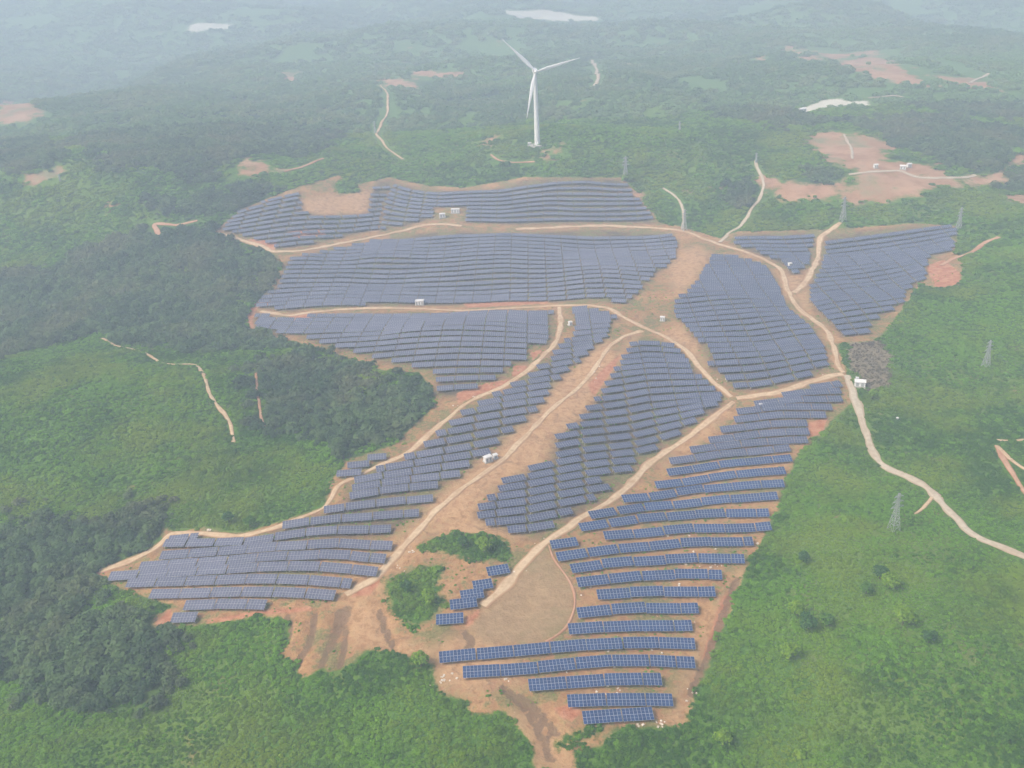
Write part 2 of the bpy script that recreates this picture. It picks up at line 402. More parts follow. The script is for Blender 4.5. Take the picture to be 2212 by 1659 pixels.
class MB:
    def __init__(self):
        self.v, self.f, self.m = [], [], []

    def quad(self, pts, mi=0):
        n = len(self.v)
        self.v += [tuple(p) for p in pts]
        self.f.append(tuple(range(n, n + len(pts))))
        self.m.append(mi)

    def box(self, x0, x1, y0, y1, z0, z1, mi=0, mtx=None):
        c = [(x0, y0, z0), (x1, y0, z0), (x1, y1, z0), (x0, y1, z0), (x0, y0, z1), (x1, y0, z1), (x1, y1, z1), (x0, y1, z1)]
        if mtx is not None:
            c = [tuple(mtx @ Vector(p)) for p in c]
        n = len(self.v)
        self.v += c
        for q in ((0, 3, 2, 1), (4, 5, 6, 7), (0, 1, 5, 4), (1, 2, 6, 5), (2, 3, 7, 6), (3, 0, 4, 7)):
            self.f.append(tuple(n + i for i in q))
            self.m.append(mi)

    def bar(self, a, b, r, mi=0, n=4, r2=None):
        a, b = Vector(a), Vector(b)
        q = (b - a).to_track_quat('Z', 'Y')
        r2 = r if r2 is None else r2
        k = len(self.v)
        for p, rr in ((a, r), (b, r2)):
            for i in range(n):
                t = 2 * math.pi * (i + 0.5) / n
                self.v.append(tuple(p + q @ Vector((rr * math.cos(t), rr * math.sin(t), 0))))
        for i in range(n):
            j = (i + 1) % n
            self.f.append((k + i, k + j, k + n + j, k + n + i))
            self.m.append(mi)
        self.f.append(tuple(k + i for i in reversed(range(n))))
        self.m.append(mi)
        self.f.append(tuple(k + n + i for i in range(n)))
        self.m.append(mi)

    def mesh(self, name, mats, smooth_=False):
        me = bpy.data.meshes.new(name)
        me.from_pydata(self.v, [], self.f)
        for m in (mats if isinstance(mats, (list, tuple)) else [mats]):
            me.materials.append(m)
        me.polygons.foreach_set('material_index', self.m)
        if smooth_:
            me.polygons.foreach_set('use_smooth', [True] * len(self.f))
        me.update()
        return me

    def build(self, name, mats, parent=None, smooth_=False):
        o = link(bpy.data.objects.new(name, self.mesh(name, mats, smooth_)))
        if parent:
            o.parent = parent
        return o


def np_mesh(name, verts, faces):
    me = bpy.data.meshes.new(name)
    nv, nf, k = len(verts), len(faces), faces.shape[1]
    me.vertices.add(nv)
    me.vertices.foreach_set('co', np.ascontiguousarray(verts, np.float32).ravel())
    me.loops.add(nf * k)
    me.loops.foreach_set('vertex_index', np.ascontiguousarray(faces, np.int32).ravel())
    me.polygons.add(nf)
    me.polygons.foreach_set('loop_start', np.arange(0, nf * k, k, dtype=np.int32))
    me.update(calc_edges=True)
    return me


# ------------------------------------------------------------------ materials
def translucent(g, col, k=0.45):
    tr = g.n('ShaderNodeBsdfTranslucent')
    g.put(tr.inputs['Color'], col)
    mx = g.n('ShaderNodeMixShader')
    mx.inputs[0].default_value = k
    g.t.links.new(g.b.outputs[0], mx.inputs[1])
    g.t.links.new(tr.outputs[0], mx.inputs[2])
    g.t.links.new(mx.outputs[0], g.t.nodes['Material Output'].inputs['Surface'])


class Mat:
    """a small node-graph builder"""

    def __init__(self, name, rough=0.9, spec=0.2):
        self.m = bpy.data.materials.new(name)
        self.m.use_nodes = True
        self.t = self.m.node_tree
        self.b = self.t.nodes['Principled BSDF']
        self.b.inputs['Roughness'].default_value = rough
        self.b.inputs['Specular IOR Level'].default_value = spec
        self.geo = None

    def n(self, typ, **kw):
        nd = self.t.nodes.new(typ)
        for k, v in kw.items():
            setattr(nd, k, v)
        return nd

    def put(self, sock, v):
        if hasattr(v, 'is_output'):
            self.t.links.new(v, sock)
        else:
            sock.default_value = v if not isinstance(v, tuple) or len(v) == 4 or sock.type == 'VECTOR' else (*v, 1.0)

    def pos(self):
        if self.geo is None:
            self.geo = self.n('ShaderNodeNewGeometry')
        return self.geo.outputs['Position']

    def obj(self):
        return self.n('ShaderNodeTexCoord').outputs['Object']

    def noise(self, scale, detail=3.0, rough=0.55, vec=None, dist=0.0, out='Fac'):
        nd = self.n('ShaderNodeTexNoise')
        self.put(nd.inputs['Vector'], vec if vec is not None else self.pos())
        nd.inputs['Scale'].default_value = scale
        nd.inputs['Detail'].default_value = detail
        nd.inputs['Roughness'].default_value = rough
        nd.inputs['Distortion'].default_value = dist
        return nd.outputs[out]

    def ramp(self, v, a, b, lo=0.0, hi=1.0):
        nd = self.n('ShaderNodeMapRange', interpolation_type='SMOOTHSTEP')
        self.put(nd.inputs['Value'], v)
        nd.inputs['From Min'].default_value = a
        nd.inputs['From Max'].default_value = b
        nd.inputs['To Min'].default_value = lo
        nd.inputs['To Max'].default_value = hi
        return nd.outputs[0]

    def math(self, op, a, b=0.0):
        nd = self.n('ShaderNodeMath', operation=op)
        self.put(nd.inputs[0], a)
        self.put(nd.inputs[1], b)
        return nd.outputs[0]

    def mix(self, f, a, b):
        nd = self.n('ShaderNodeMix', data_type='RGBA')
        self.put(nd.inputs[0], f)
        self.put(nd.inputs[6], a)
        self.put(nd.inputs[7], b)
        return nd.outputs[2]

    def attr(self, name, typ='GEOMETRY', out='Fac'):
        nd = self.n('ShaderNodeAttribute', attribute_name=name, attribute_type=typ)
        return nd.outputs[out]

    def color(self, v):
        self.put(self.b.inputs['Base Color'], v)
        return self

    def bump(self, h, strength=0.4, dist=0.2):
        nd = self.n('ShaderNodeBump')
        nd.inputs['Strength'].default_value = strength
        nd.inputs['Distance'].default_value = dist
        self.put(nd.inputs['Height'], h)
        self.put(self.b.inputs['Normal'], nd.outputs[0])
        return self


def ground_material():
    g = Mat('ground_soil_and_grass', 0.95, 0.1)
    n1 = g.noise(0.35, 5, 0.65)
    n2 = g.noise(0.06, 4, 0.6)
    n3 = g.noise(0.012, 4, 0.6)
    n4 = g.noise(1.3, 3, 0.6)
    # green cover
    green = g.mix(g.ramp(n1, 0.35, 0.68), (0.042, 0.105, 0.011), (0.085, 0.175, 0.018))
    green = g.mix(g.ramp(n3, 0.46, 0.62), green, (0.10, 0.17, 0.022))
    green = g.mix(g.math('MULTIPLY', g.ramp(n2, 0.56, 0.72), 0.35), green, (0.14, 0.12, 0.05))
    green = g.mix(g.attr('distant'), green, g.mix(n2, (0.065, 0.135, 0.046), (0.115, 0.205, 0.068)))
    # tall dark wood floor
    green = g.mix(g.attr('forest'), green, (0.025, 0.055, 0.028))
    # farm soil with weeds
    soil = g.mix(g.ramp(n1, 0.3, 0.7), (0.25, 0.132, 0.056), (0.46, 0.265, 0.122))
    soil = g.mix(g.math('MULTIPLY', g.ramp(n2, 0.45, 0.62), 0.75), soil, (0.35, 0.18, 0.095))
    weeds = g.mix(g.ramp(n4, 0.3, 0.7), (0.085, 0.105, 0.028), (0.21, 0.20, 0.075))
    wmask = g.math('MULTIPLY', g.ramp(g.math('ADD', g.math('MULTIPLY', n1, 0.5), g.math('MULTIPLY', n2, 0.5)), 0.465, 0.56), 0.85)
    bare = g.attr('bare')
    soil = g.mix(g.math('MULTIPLY', g.attr('block'), g.ramp(n2, 0.35, 0.6, 0.95, 0.55)), soil, g.mix(n4, (0.050, 0.052, 0.034), (0.115, 0.10, 0.07)))  # dense blocks: shade between the rows painted into the soil colour, along with weeds
    wmask = g.math('MULTIPLY', wmask, g.math('SUBTRACT', 1.0, g.math('MULTIPLY', bare, 0.75)))
    soil = g.mix(wmask, soil, weeds)
    soil = g.mix(g.math('MULTIPLY', bare, g.ramp(n1, 0.35, 0.6, 0.25, 0.8)), soil, (0.46, 0.285, 0.150))
    soil = g.mix(g.ramp(g.noise(0.13, 6, 0.7, None, 1.5), 0.53, 0.68, 0.0, 0.6), soil, (0.19, 0.120, 0.068))
    soil = g.mix(g.ramp(g.noise(0.9, 4, 0.7), 0.62, 0.72, 0.0, 0.5), soil, (0.56, 0.42, 0.28))
    clear = g.mix(g.ramp(n1, 0.3, 0.75), (0.26, 0.172, 0.090), (0.35, 0.238, 0.130))
    clear = g.mix(g.math('MULTIPLY', g.ramp(n2, 0.5, 0.64), 0.4), clear, (0.20, 0.165, 0.075))
    soil = g.mix(g.attr('clear'), soil, clear)
    red = g.mix(g.ramp(n1, 0.3, 0.7), (0.33, 0.115, 0.055), (0.45, 0.23, 0.13))
    edge = lambda a, k: g.ramp(g.math('ADD', g.attr(a), g.math('MULTIPLY', g.math('SUBTRACT', n1, 0.5), k)), 0.35, 0.65)
    soil = g.mix(edge('red', 0.9), soil, red)
    soil = g.mix(g.math('MULTIPLY', edge('gully', 1.2), 0.8), soil, g.mix(n1, (0.11, 0.070, 0.042), (0.20, 0.125, 0.070)))
    col = g.mix(edge('dirt', 1.1), green, soil)
    fars = g.mix(g.ramp(n2, 0.35, 0.65), (0.33, 0.165, 0.095), (0.45, 0.26, 0.165))
    fars = g.mix(g.ramp(g.noise(0.03, 4), 0.5, 0.68), fars, (0.21, 0.19, 0.10))
    fe = g.ramp(g.math('ADD', g.attr('farsoil'), g.math('MULTIPLY', g.math('SUBTRACT', g.noise(0.045, 5, 0.65), 0.5), 2.8)), 0.35, 0.8)
    col = g.mix(g.math('MULTIPLY', fe, 0.9), col, fars)
    col = g.mix(edge('pale', 1.1), col, g.mix(n2, (0.45, 0.43, 0.34), (0.66, 0.63, 0.54)))
    scr = g.mix(g.ramp(n1, 0.3, 0.7), (0.17, 0.125, 0.09), (0.27, 0.205, 0.15))
    col = g.mix(g.math('MULTIPLY', edge('scrub', 1.0), 0.85), col, scr)
    g.color(col)
    g.bump(g.math('ADD', n1, g.math('MULTIPLY', n4, 0.4)), 0.7, 0.9)
    return g.m


def simple(name, c1, c2, scale=0.5, rough=0.9, spec=0.2, obj=False, metal=0.0):
    g = Mat(name, rough, spec)
    g.b.inputs['Metallic'].default_value = metal
    vec = g.obj() if obj else None
    g.color(g.mix(g.ramp(g.noise(scale, 4, 0.6, vec), 0.3, 0.7), c1, c2))
    return g.m


def road_material(name, c1, c2, rut):
    g = Mat(name, 0.95, 0.1)
    n1 = g.noise(0.5, 5, 0.65)
    n2 = g.noise(0.07, 3, 0.6)
    c = g.mix(g.ramp(n1, 0.3, 0.7), c1, c2)
    c = g.mix(g.math('MULTIPLY', g.ramp(n2, 0.45, 0.65), 0.6), c, rut)
    # wheel ruts: the cross-road coordinate runs 0..1 along the ribbon's width
    u = g.attr('across')
    d = g.math('ABSOLUTE', g.math('SUBTRACT', g.math('ABSOLUTE', g.math('SUBTRACT', u, 0.5)), 0.22))
    c = g.mix(g.math('MULTIPLY', g.ramp(d, 0.02, 0.12, 0.45, 0.0), g.ramp(n1, 0.3, 0.6)), c, c2)
    e = g.math('ABSOLUTE', g.math('SUBTRACT', u, 0.5))
    c = g.mix(g.math('MULTIPLY', g.ramp(g.math('ADD', e, g.math('MULTIPLY', n1, 0.25)), 0.40, 0.56), 0.95), c, rut)
    g.color(c)
    g.bump(n1, 0.4, 0.15)
    return g.m


def leaf_material(name, dark, light, dry):
    g = Mat(name, 0.75, 0.2)
    tint = g.attr('tint', 'INSTANCER')
    n = g.noise(0.9, 3, 0.6)
    c = g.mix(g.ramp(g.math('ADD', g.math('MULTIPLY', n, 0.5), g.math('MULTIPLY', tint, 0.6)), 0.3, 0.85), dark, light)
    c = g.mix(g.ramp(g.noise(0.02, 4, 0.6), 0.45, 0.66, 0.0, 0.85), c, dry)
    g.color(c)
    translucent(g, c)
    return g.m


def crown_material(name, dark, light):
    g = Mat(name, 0.75, 0.2)
    c = g.mix(g.ramp(g.noise(1.1, 4, 0.6), 0.3, 0.7), dark, light)
    g.color(c)
    translucent(g, c)
    return g.m


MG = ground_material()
MROAD = {
    'track': road_material('track_soil', (0.41, 0.29, 0.17), (0.57, 0.44, 0.29), (0.36, 0.215, 0.115)),
    'concrete': road_material('track_concrete', (0.38, 0.32, 0.235), (0.50, 0.435, 0.335), (0.36, 0.27, 0.18)),
    'redsoil': road_material('track_red_soil', (0.36, 0.20, 0.12), (0.47, 0.30, 0.20), (0.34, 0.15, 0.085)),
}
MWHITE = simple('white_paint', (0.66, 0.67, 0.67), (0.76, 0.76, 0.75), 0.2, 0.45, 0.4, True)
MBLADE = simple('white_blade', (0.76, 0.77, 0.78), (0.84, 0.84, 0.83), 0.1, 0.4, 0.4, True)
MSTEEL = simple('galvanised_steel', (0.40, 0.42, 0.43), (0.52, 0.54, 0.54), 1.0, 0.5, 0.5, True)
MPYLON = simple('pylon_steel', (0.30, 0.33, 0.32), (0.40, 0.43, 0.41), 1.0, 0.5, 0.4, True)
MCONC = simple('bare_concrete', (0.36, 0.35, 0.32), (0.46, 0.44, 0.40), 0.8)
MDOOR = simple('grey_door_paint', (0.28, 0.30, 0.31), (0.36, 0.37, 0.38), 0.6, 0.6, 0.3, True)
MROOF = simple('pale_sheet_roof', (0.55, 0.55, 0.54), (0.68, 0.67, 0.65), 0.7, 0.6, 0.3, True)
MALU = simple('aluminium_frame', (0.31, 0.335, 0.365), (0.39, 0.415, 0.445), 0.8, 0.4, 0.5, True)
MBACK = simple('module_backsheet', (0.10, 0.10, 0.11), (0.15, 0.15, 0.16), 1.0, 0.8, 0.2, True)
MSACK = simple('white_sack', (0.46, 0.38, 0.29), (0.72, 0.65, 0.56), 1.2)
MBARK = simple('bark', (0.07, 0.05, 0.035), (0.13, 0.10, 0.07), 1.5)


def cell_material(nm, c1, c2, rough, spec):
    g = Mat(nm, rough, spec)
    info = g.n('ShaderNodeObjectInfo')
    big = g.noise(0.05, 3, 0.6)
    f = g.math('ADD', g.math('MULTIPLY', info.outputs['Random'], 0.6), g.math('MULTIPLY', big, 0.5))
    g.color(g.mix(f, c1, c2))
    return g.m


MCELL = cell_material('blue_solar_cells', (0.010, 0.029, 0.098), (0.024, 0.058, 0.160), 0.25, 0.3)
MCELL3 = cell_material('slate_blue_solar_cells', (0.034, 0.042, 0.088), (0.062, 0.072, 0.135), 0.35, 0.35)
MCELL2 = cell_material('dusty_grey_solar_cells', (0.048, 0.054, 0.098), (0.092, 0.098, 0.155), 0.45, 0.4)

# ------------------------------------------------------------------ world polygons
wFARM = W(FARM)
wISL = [W(p) for p in ISLANDS]
wCLR = W(CLEARING)
wRED = [W(p) for p in RED]
wBARE = [W(p) for p in BARE]
wFAR = [W(p, 15) for p in FARSOIL]
wPALE = [W(p, 15) for p in PALE]
wFW, wFM, wFS, wFN = W(FOREST_W), W(FOREST_M), W(FOREST_S), W(FOREST_N)
wFX = [W(p) for p in FOREST_X]
wSCR = W(SCRUB)
wGUL = [smooth_gully for smooth_gully in (unproject(dense_open(p, 8))[:, :2] for p in GULLY)]
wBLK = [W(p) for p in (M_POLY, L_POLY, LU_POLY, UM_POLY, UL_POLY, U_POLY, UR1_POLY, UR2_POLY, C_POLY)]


def smooth_line(pts, step=2.0):
    p = np.asarray(pts, float)
    d = np.concatenate([[0], np.cumsum(np.linalg.norm(np.diff(p, axis=0), axis=1))])
    n = max(3, int(d[-1] / step))
    s = np.linspace(0, d[-1], n)
    q = np.stack([np.interp(s, d, p[:, 0]), np.interp(s, d, p[:, 1])], -1)
    k = max(1, min(int(9.0 / step), n // 6))
    if k > 1:
        ker = np.hanning(2 * k + 1)
        ker /= ker.sum()
        pad = np.concatenate([np.repeat(q[:1], k, 0), q, np.repeat(q[-1:], k, 0)])
        q = np.stack([np.convolve(pad[:, i], ker, 'valid') for i in range(2)], -1)
    return q


ROADW = {}
for nm, (w, m, pts) in ROADS.items():
    wp = unproject(dense_open(pts, 20))[:, :2]
    ROADW[nm] = (w, m, smooth_line(wp, 2.0 if wp[:, 1].mean() < 900 else 5.0))


def masks(x, y):
    r = {}
    d = soft(x, y, wFARM, 5.0)
    for p in wISL:
        d = np.minimum(d, 1 - soft(x, y, p, 11.0))
    r['dirt'] = d
    r['clear'] = soft(x, y, wCLR, 4.0)
    r['red'] = np.max([soft(x, y, p, 4.0) for p in wRED], axis=0)
    r['bare'] = np.max([soft(x, y, p, 8.0) for p in wBARE], axis=0)
    r['farsoil'] = np.max([soft(x, y, p, 26.0) for p in wFAR], axis=0)
    r['pale'] = np.max([soft(x, y, p, 14.0) for p in wPALE], axis=0)
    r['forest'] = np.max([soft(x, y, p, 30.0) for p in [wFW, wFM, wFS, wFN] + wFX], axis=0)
    r['scrub'] = soft(x, y, wSCR, 8.0)
    gd = np.full(np.shape(x), 99.0)
    for p in wGUL:
        m = (x > p[:, 0].min() - 8) & (x < p[:, 0].max() + 8) & (y > p[:, 1].min() - 8) & (y < p[:, 1].max() + 8)
        if m.any():
            gd[m] = np.minimum(gd[m], seg_dist(x[m], y[m], p))
    r['gully'] = np.clip(1.1 - gd / 2.1, 0, 1)
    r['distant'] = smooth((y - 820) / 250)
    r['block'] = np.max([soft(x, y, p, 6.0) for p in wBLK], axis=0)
    return r


# ------------------------------------------------------------------ ground: one sheet to the horizon
def axis(lo, hi, fine, grow, ends):
    a = [lo]
    while a[-1] < hi:
        a.append(a[-1] + fine(a[-1]))
    s = fine(a[-1])
    while a[-1] < ends[1]:
        s *= grow
        a.append(a[-1] + s)
    b = []
    v, s = lo, fine(lo)
    while v > ends[0]:
        s *= grow
        v -= s
        b.append(v)
    return np.array(b[::-1] + a)


gx = axis(-260, 260, lambda v: 1.9, 1.045, (-9000, 9000))
gy = axis(150, 950, lambda v: 1.7 + max(0, v - 300) * 0.004, 1.02, (-3000, 9500))
X, Y = np.meshgrid(gx, gy)
nx, ny = len(gx), len(gy)
V = np.stack([X.ravel(), Y.ravel(), H(X.ravel(), Y.ravel())], -1)
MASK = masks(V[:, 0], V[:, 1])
V[:, 2] -= 0.9 * MASK['gully']
idx = np.arange(nx * ny).reshape(ny, nx)
Fq = np.stack([idx[:-1, :-1].ravel(), idx[:-1, 1:].ravel(), idx[1:, 1:].ravel(), idx[1:, :-1].ravel()], -1)
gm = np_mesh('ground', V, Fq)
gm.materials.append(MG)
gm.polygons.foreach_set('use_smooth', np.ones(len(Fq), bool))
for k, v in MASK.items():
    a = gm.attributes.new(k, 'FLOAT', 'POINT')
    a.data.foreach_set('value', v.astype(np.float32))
ground = link(bpy.data.objects.new('ground', gm))
tag(ground, 'rolling green hills with orange soil cleared for the solar farm', kind='structure')

# ------------------------------------------------------------------ roads
ROADLABEL = {'track': 'pale sandy dirt track worn through the hills', 'concrete': 'narrow grey concrete lane over the green hills', 'redsoil': 'reddish bare earth path on the hillside'}
for ri, (nm, (w, m, q)) in enumerate(ROADW.items()):
    t = np.gradient(q, axis=0)
    t /= np.linalg.norm(t, axis=1, keepdims=True) + 1e-9
    nrm = np.stack([-t[:, 1], t[:, 0]], -1)
    wob = w / 2 * (0.86 + 0.75 * vnoise(q[:, 0] / 5 + ri, q[:, 1] / 6)) * (1.0 + 0.5 * vnoise(q[:, 0] / 22, q[:, 1] / 25 + ri))
    wob2 = w / 2 * (0.86 + 0.75 * vnoise(q[:, 0] / 5 + 31 + ri, q[:, 1] / 6 + 5)) * (1.0 + 0.5 * vnoise(q[:, 0] / 22 + 7, q[:, 1] / 25 + ri))
    cols = []
    for k, u in enumerate((-1.0, -0.6, -0.2, 0.2, 0.6, 1.0)):
        p = q + nrm * (np.where(u < 0, wob, wob2) * u)[:, None]
        z = H(p[:, 0], p[:, 1]) + (0.06 if abs(u) == 1 else 0.22) + np.maximum(0, p[:, 1] - 600) * 0.0012 + 0.004 * ri
        cols.append(np.column_stack([p, z]))
    vv = np.stack(cols, 1).reshape(-1, 3)
    n = len(q)
    ii = np.arange(n * 6).reshape(n, 6)
    ff = np.stack([ii[:-1, :-1].ravel(), ii[1:, :-1].ravel(), ii[1:, 1:].ravel(), ii[:-1, 1:].ravel()], -1)
    ff = ff[:, ::-1]
    me = np_mesh(nm, vv, ff)
    me.materials.append(MROAD[m])
    a = me.attributes.new('across', 'FLOAT', 'POINT')
    a.data.foreach_set('value', np.tile(np.array([0, .2, .4, .6, .8, 1.0], np.float32), n))
    me.polygons.foreach_set('use_smooth', np.ones(len(ff), bool))
    o = link(bpy.data.objects.new(nm, me))
    tag(o, ROADLABEL[m], kind='structure')

# ------------------------------------------------------------------ solar panels
COLW = 1.10


def module_into(mb, x0, y0, lx, ly, fr):
    """one framed module lying in the table plane, cells a little below the frame"""
    z = 0.0
    x1, y1 = x0 + lx, y0 + ly
    t = 0.03
    a, b, c, d = (x0, y0), (x1, y0), (x1, y1), (x0, y1)
    e, f, g_, h = (x0 + fr, y0 + fr), (x1 - fr, y0 + fr), (x1 - fr, y1 - fr), (x0 + fr, y1 - fr)
    for p, q_, r, s in ((a, b, f, e), (b, c, g_, f), (c, d, h, g_), (d, a, e, h)):
        mb.quad([(*p, z), (*q_, z), (*r, z), (*s, z)], 0)
    ym = (y0 + y1) / 2
    mb.quad([(e[0], e[1], z - 0.006), (f[0], f[1], z - 0.006), (f[0], ym - 0.02, z - 0.006), (e[0], ym - 0.02, z - 0.006)], 1)
    mb.quad([(e[0], ym + 0.02, z - 0.006), (f[0], ym + 0.02, z - 0.006), (g_[0], g_[1], z - 0.006), (h[0], h[1], z - 0.006)], 1)
    mb.quad([(e[0], ym - 0.02, z - 0.006), (f[0], ym - 0.02, z - 0.006), (f[0], ym + 0.02, z - 0.006), (e[0], ym + 0.02, z - 0.006)], 0)
    mb.quad([(*d, z - t), (*c, z - t), (*b, z - t), (*a, z - t)], 2)
    for p, q_ in ((a, b), (b, c), (c, d), (d, a)):
        mb.quad([(*p, z - t), (*q_, z - t), (*q_, z), (*p, z)], 0)


PMATS = {1: [MALU, MCELL, MBACK], 0: [MALU, MCELL2, MBACK], 2: [MALU, MCELL3, MBACK]}
_cache = {}


def rack_into(mb, n, ml, tilt, mi):
    L = n * COLW
    for yy in (-ml * 0.6, -ml * 0.15, ml * 0.35, ml * 0.75):
        mb.box(-L / 2, L / 2, yy - 0.03, yy + 0.03, -0.12, -0.036, mi)
    Ri = Matrix.Rotation(-tilt, 4, 'X')
    k = max(2, round(n / 3) + 1)
    for i in range(k):
        x = -L / 2 + 0.5 + (L - 1.0) * i / (k - 1)
        for yy in (-ml * 0.6, ml * 0.55):
            top = Vector((x, yy, -0.13))
            dn = Ri @ Vector((0, 0, -1))
            mb.bar(top, top + dn * (2.6 + (yy > 0) * 0.7), 0.05, mi, 4)
        mb.bar((x, -ml * 0.9, -0.16), (x, ml * 0.9, -0.16), 0.04, mi, 4)


def meshes(n, ml, tilt, blue):
    key = (n, ml, blue)
    if key not in _cache:
        g = 0.02
        one = MB()
        module_into(one, -COLW / 2 + g / 2, -ml / 2, COLW - g, ml - g, 0.042)
        all_ = MB()
        for i in range(n):
            for j in range(2):
                module_into(all_, -n * COLW / 2 + i * COLW + g / 2, (j - 1) * ml + g / 2, COLW - g, ml - g, 0.042)
        rack_into(all_, n, ml, tilt, 3)
        rk = MB()
        rack_into(rk, n, ml, tilt, 0)
        if ('one', ml, blue) not in _cache:
            _cache[('one', ml, blue)] = one.mesh('solar_panel', PMATS[blue])
        _cache[key] = (_cache[('one', ml, blue)], all_.mesh('solar_table', PMATS[blue] + [MSTEEL]), rk.mesh('support_frame', [MSTEEL]))
    return _cache[key]


DETAIL = 345.0
ORD1 = ['zeroth', 'first', 'second', 'third', 'fourth', 'fifth', 'sixth', 'seventh', 'eighth', 'ninth', 'tenth', 'eleventh', 'twelfth', 'thirteenth', 'fourteenth', 'fifteenth', 'sixteenth', 'seventeenth', 'eighteenth', 'nineteenth']
TENS = {2: 'twent', 3: 'thirt', 4: 'fort', 5: 'fift', 6: 'sixt', 7: 'sevent'}


def ordinal(n):
    if n < 20:
        return ORD1[n]
    t, u = divmod(n, 10)
    return TENS[t] + 'ieth' if u == 0 else TENS[t] + 'y-' + ORD1[u]


def new_obj(name, data, parent):
    o = bpy.data.objects.new(name, data)
    COL.objects.link(o)
    o.parent = parent
    return o


BLUE = ('rows of blue panels on the near slope', 'short tables stepping up beside the clearing', 'rows of panels in the rightmost block', 'rows of panels in the triangular block')
SLATE = ('rows of panels inside the main road bend', 'rows of panels between the diagonal roads')
COUNT = dict(rows=0, tables=0, panels=0)


def place_row(fy, slots, ml, tilt, label, group):
    """slots: (x0, x1, n) spans along the row; fy: y of the row at x"""
    tabs = []
    for xa, n in slots:                     # xa = world x of the run's centre
        y0 = float(fy(xa))
        dx = n * COLW / 2
        ya, yb = float(fy(xa - dx)), float(fy(xa + dx))
        ang = math.atan2(yb - ya, 2 * dx)
        c, s = math.cos(ang), math.sin(ang)
        za, zb = float(H(xa - dx * c, y0 - dx * s)), float(H(xa + dx * c, y0 + dx * s))
        zm = max((za + zb) / 2, float(H(xa, y0)))
        tabs.append((xa, y0, zm, ang, math.atan2(zb - za, 2 * dx), n))
    if not tabs:
        return None
    mid = tabs[len(tabs) // 2]
    base = Vector((mid[0], mid[1], mid[2]))
    style = 1 if group in BLUE and mid[1] < 335 else 2 if group in BLUE or group in SLATE else 0
    root = empty('solar_panel_row', base)
    tag(root, label, 'solar panels', group)
    COUNT['rows'] += 1
    for xa, y0, zm, ang, sl_, n in tabs:
        jit = random.uniform(-0.10, 0.10)
        tl = tilt + math.radians(random.uniform(-0.8, 0.8))
        mt = (Matrix.Translation(Vector((xa, y0, zm + 1.7 + jit)) - base) @ Matrix.Rotation(ang, 4, 'Z')
              @ Matrix.Rotation(-sl_ + random.uniform(-.006, .006), 4, 'Y') @ Matrix.Rotation(tl, 4, 'X'))
        one, alln, rk = meshes(n, ml, tilt, style)
        near = math.sqrt(xa * xa + y0 * y0 + (CAM_H - zm) ** 2) < DETAIL
        COUNT['tables'] += 1
        if near:
            t = new_obj('solar_table', rk, root)
            t.matrix_local = mt
            for i in range(n):
                for j in range(2):
                    p = new_obj('solar_panel', one, t)
                    p.location = (-n * COLW / 2 + (i + 0.5) * COLW, (j - 0.5) * ml, random.uniform(-.006, .006))
                    COUNT['panels'] += 1
        else:
            t = new_obj('solar_table', alln, root)
            t.matrix_local = mt
    return root


def curve(px):
    q = unproject(px, 1.9)
    o = np.argsort(q[:, 0])
    xs, ys = q[o, 0], q[o, 1]

    def f(x):
        x = np.asarray(x, float)
        y = np.interp(x, xs, ys)
        s0 = (ys[1] - ys[0]) / (xs[1] - xs[0])
        s1 = (ys[-1] - ys[-2]) / (xs[-1] - xs[-2])
        y = np.where(x < xs[0], ys[0] + s0 * (x - xs[0]), y)
        return np.where(x > xs[-1], ys[-1] + s1 * (x - xs[-1]), y)
    f.x0, f.x1 = xs[0], xs[-1]
    return f


_rx = [(w, q) for nm, (w, m, q) in ROADW.items() if q[:, 1].mean() < 900]


def clear_of_roads(x, y, extra):
    ok = np.ones(np.shape(x), bool)
    for w, q in _rx:
        m = (x > q[:, 0].min() - 12) & (x < q[:, 0].max() + 12) & (y > q[:, 1].min() - 12) & (y < q[:, 1].max() + 12)
        if m.any():
            d = seg_dist(x[m], y[m], q[::2])
            ok[m] &= d > w / 2 + extra
    return ok


def explicit_rows(rows, ml, tilt, phrase, group, start=1):
    for i, px in enumerate(rows):
        f = curve(px)
        L = f.x1 - f.x0
        tot = max(3, round(L / COLW))
        x = f.x0
        slots = []
        while tot >= 3:
            n = 10 if tot >= 13 or tot == 10 else min(tot, 10) if tot < 10 else tot - 5 if tot < 13 else 10
            slots.append((x + n * COLW / 2 + random.uniform(-.1, .1), n))
            x += n * COLW + 0.22
            tot -= n
        place_row(f, slots, ml, tilt, ordinal(start + i) + phrase, group)
    return start + len(rows)


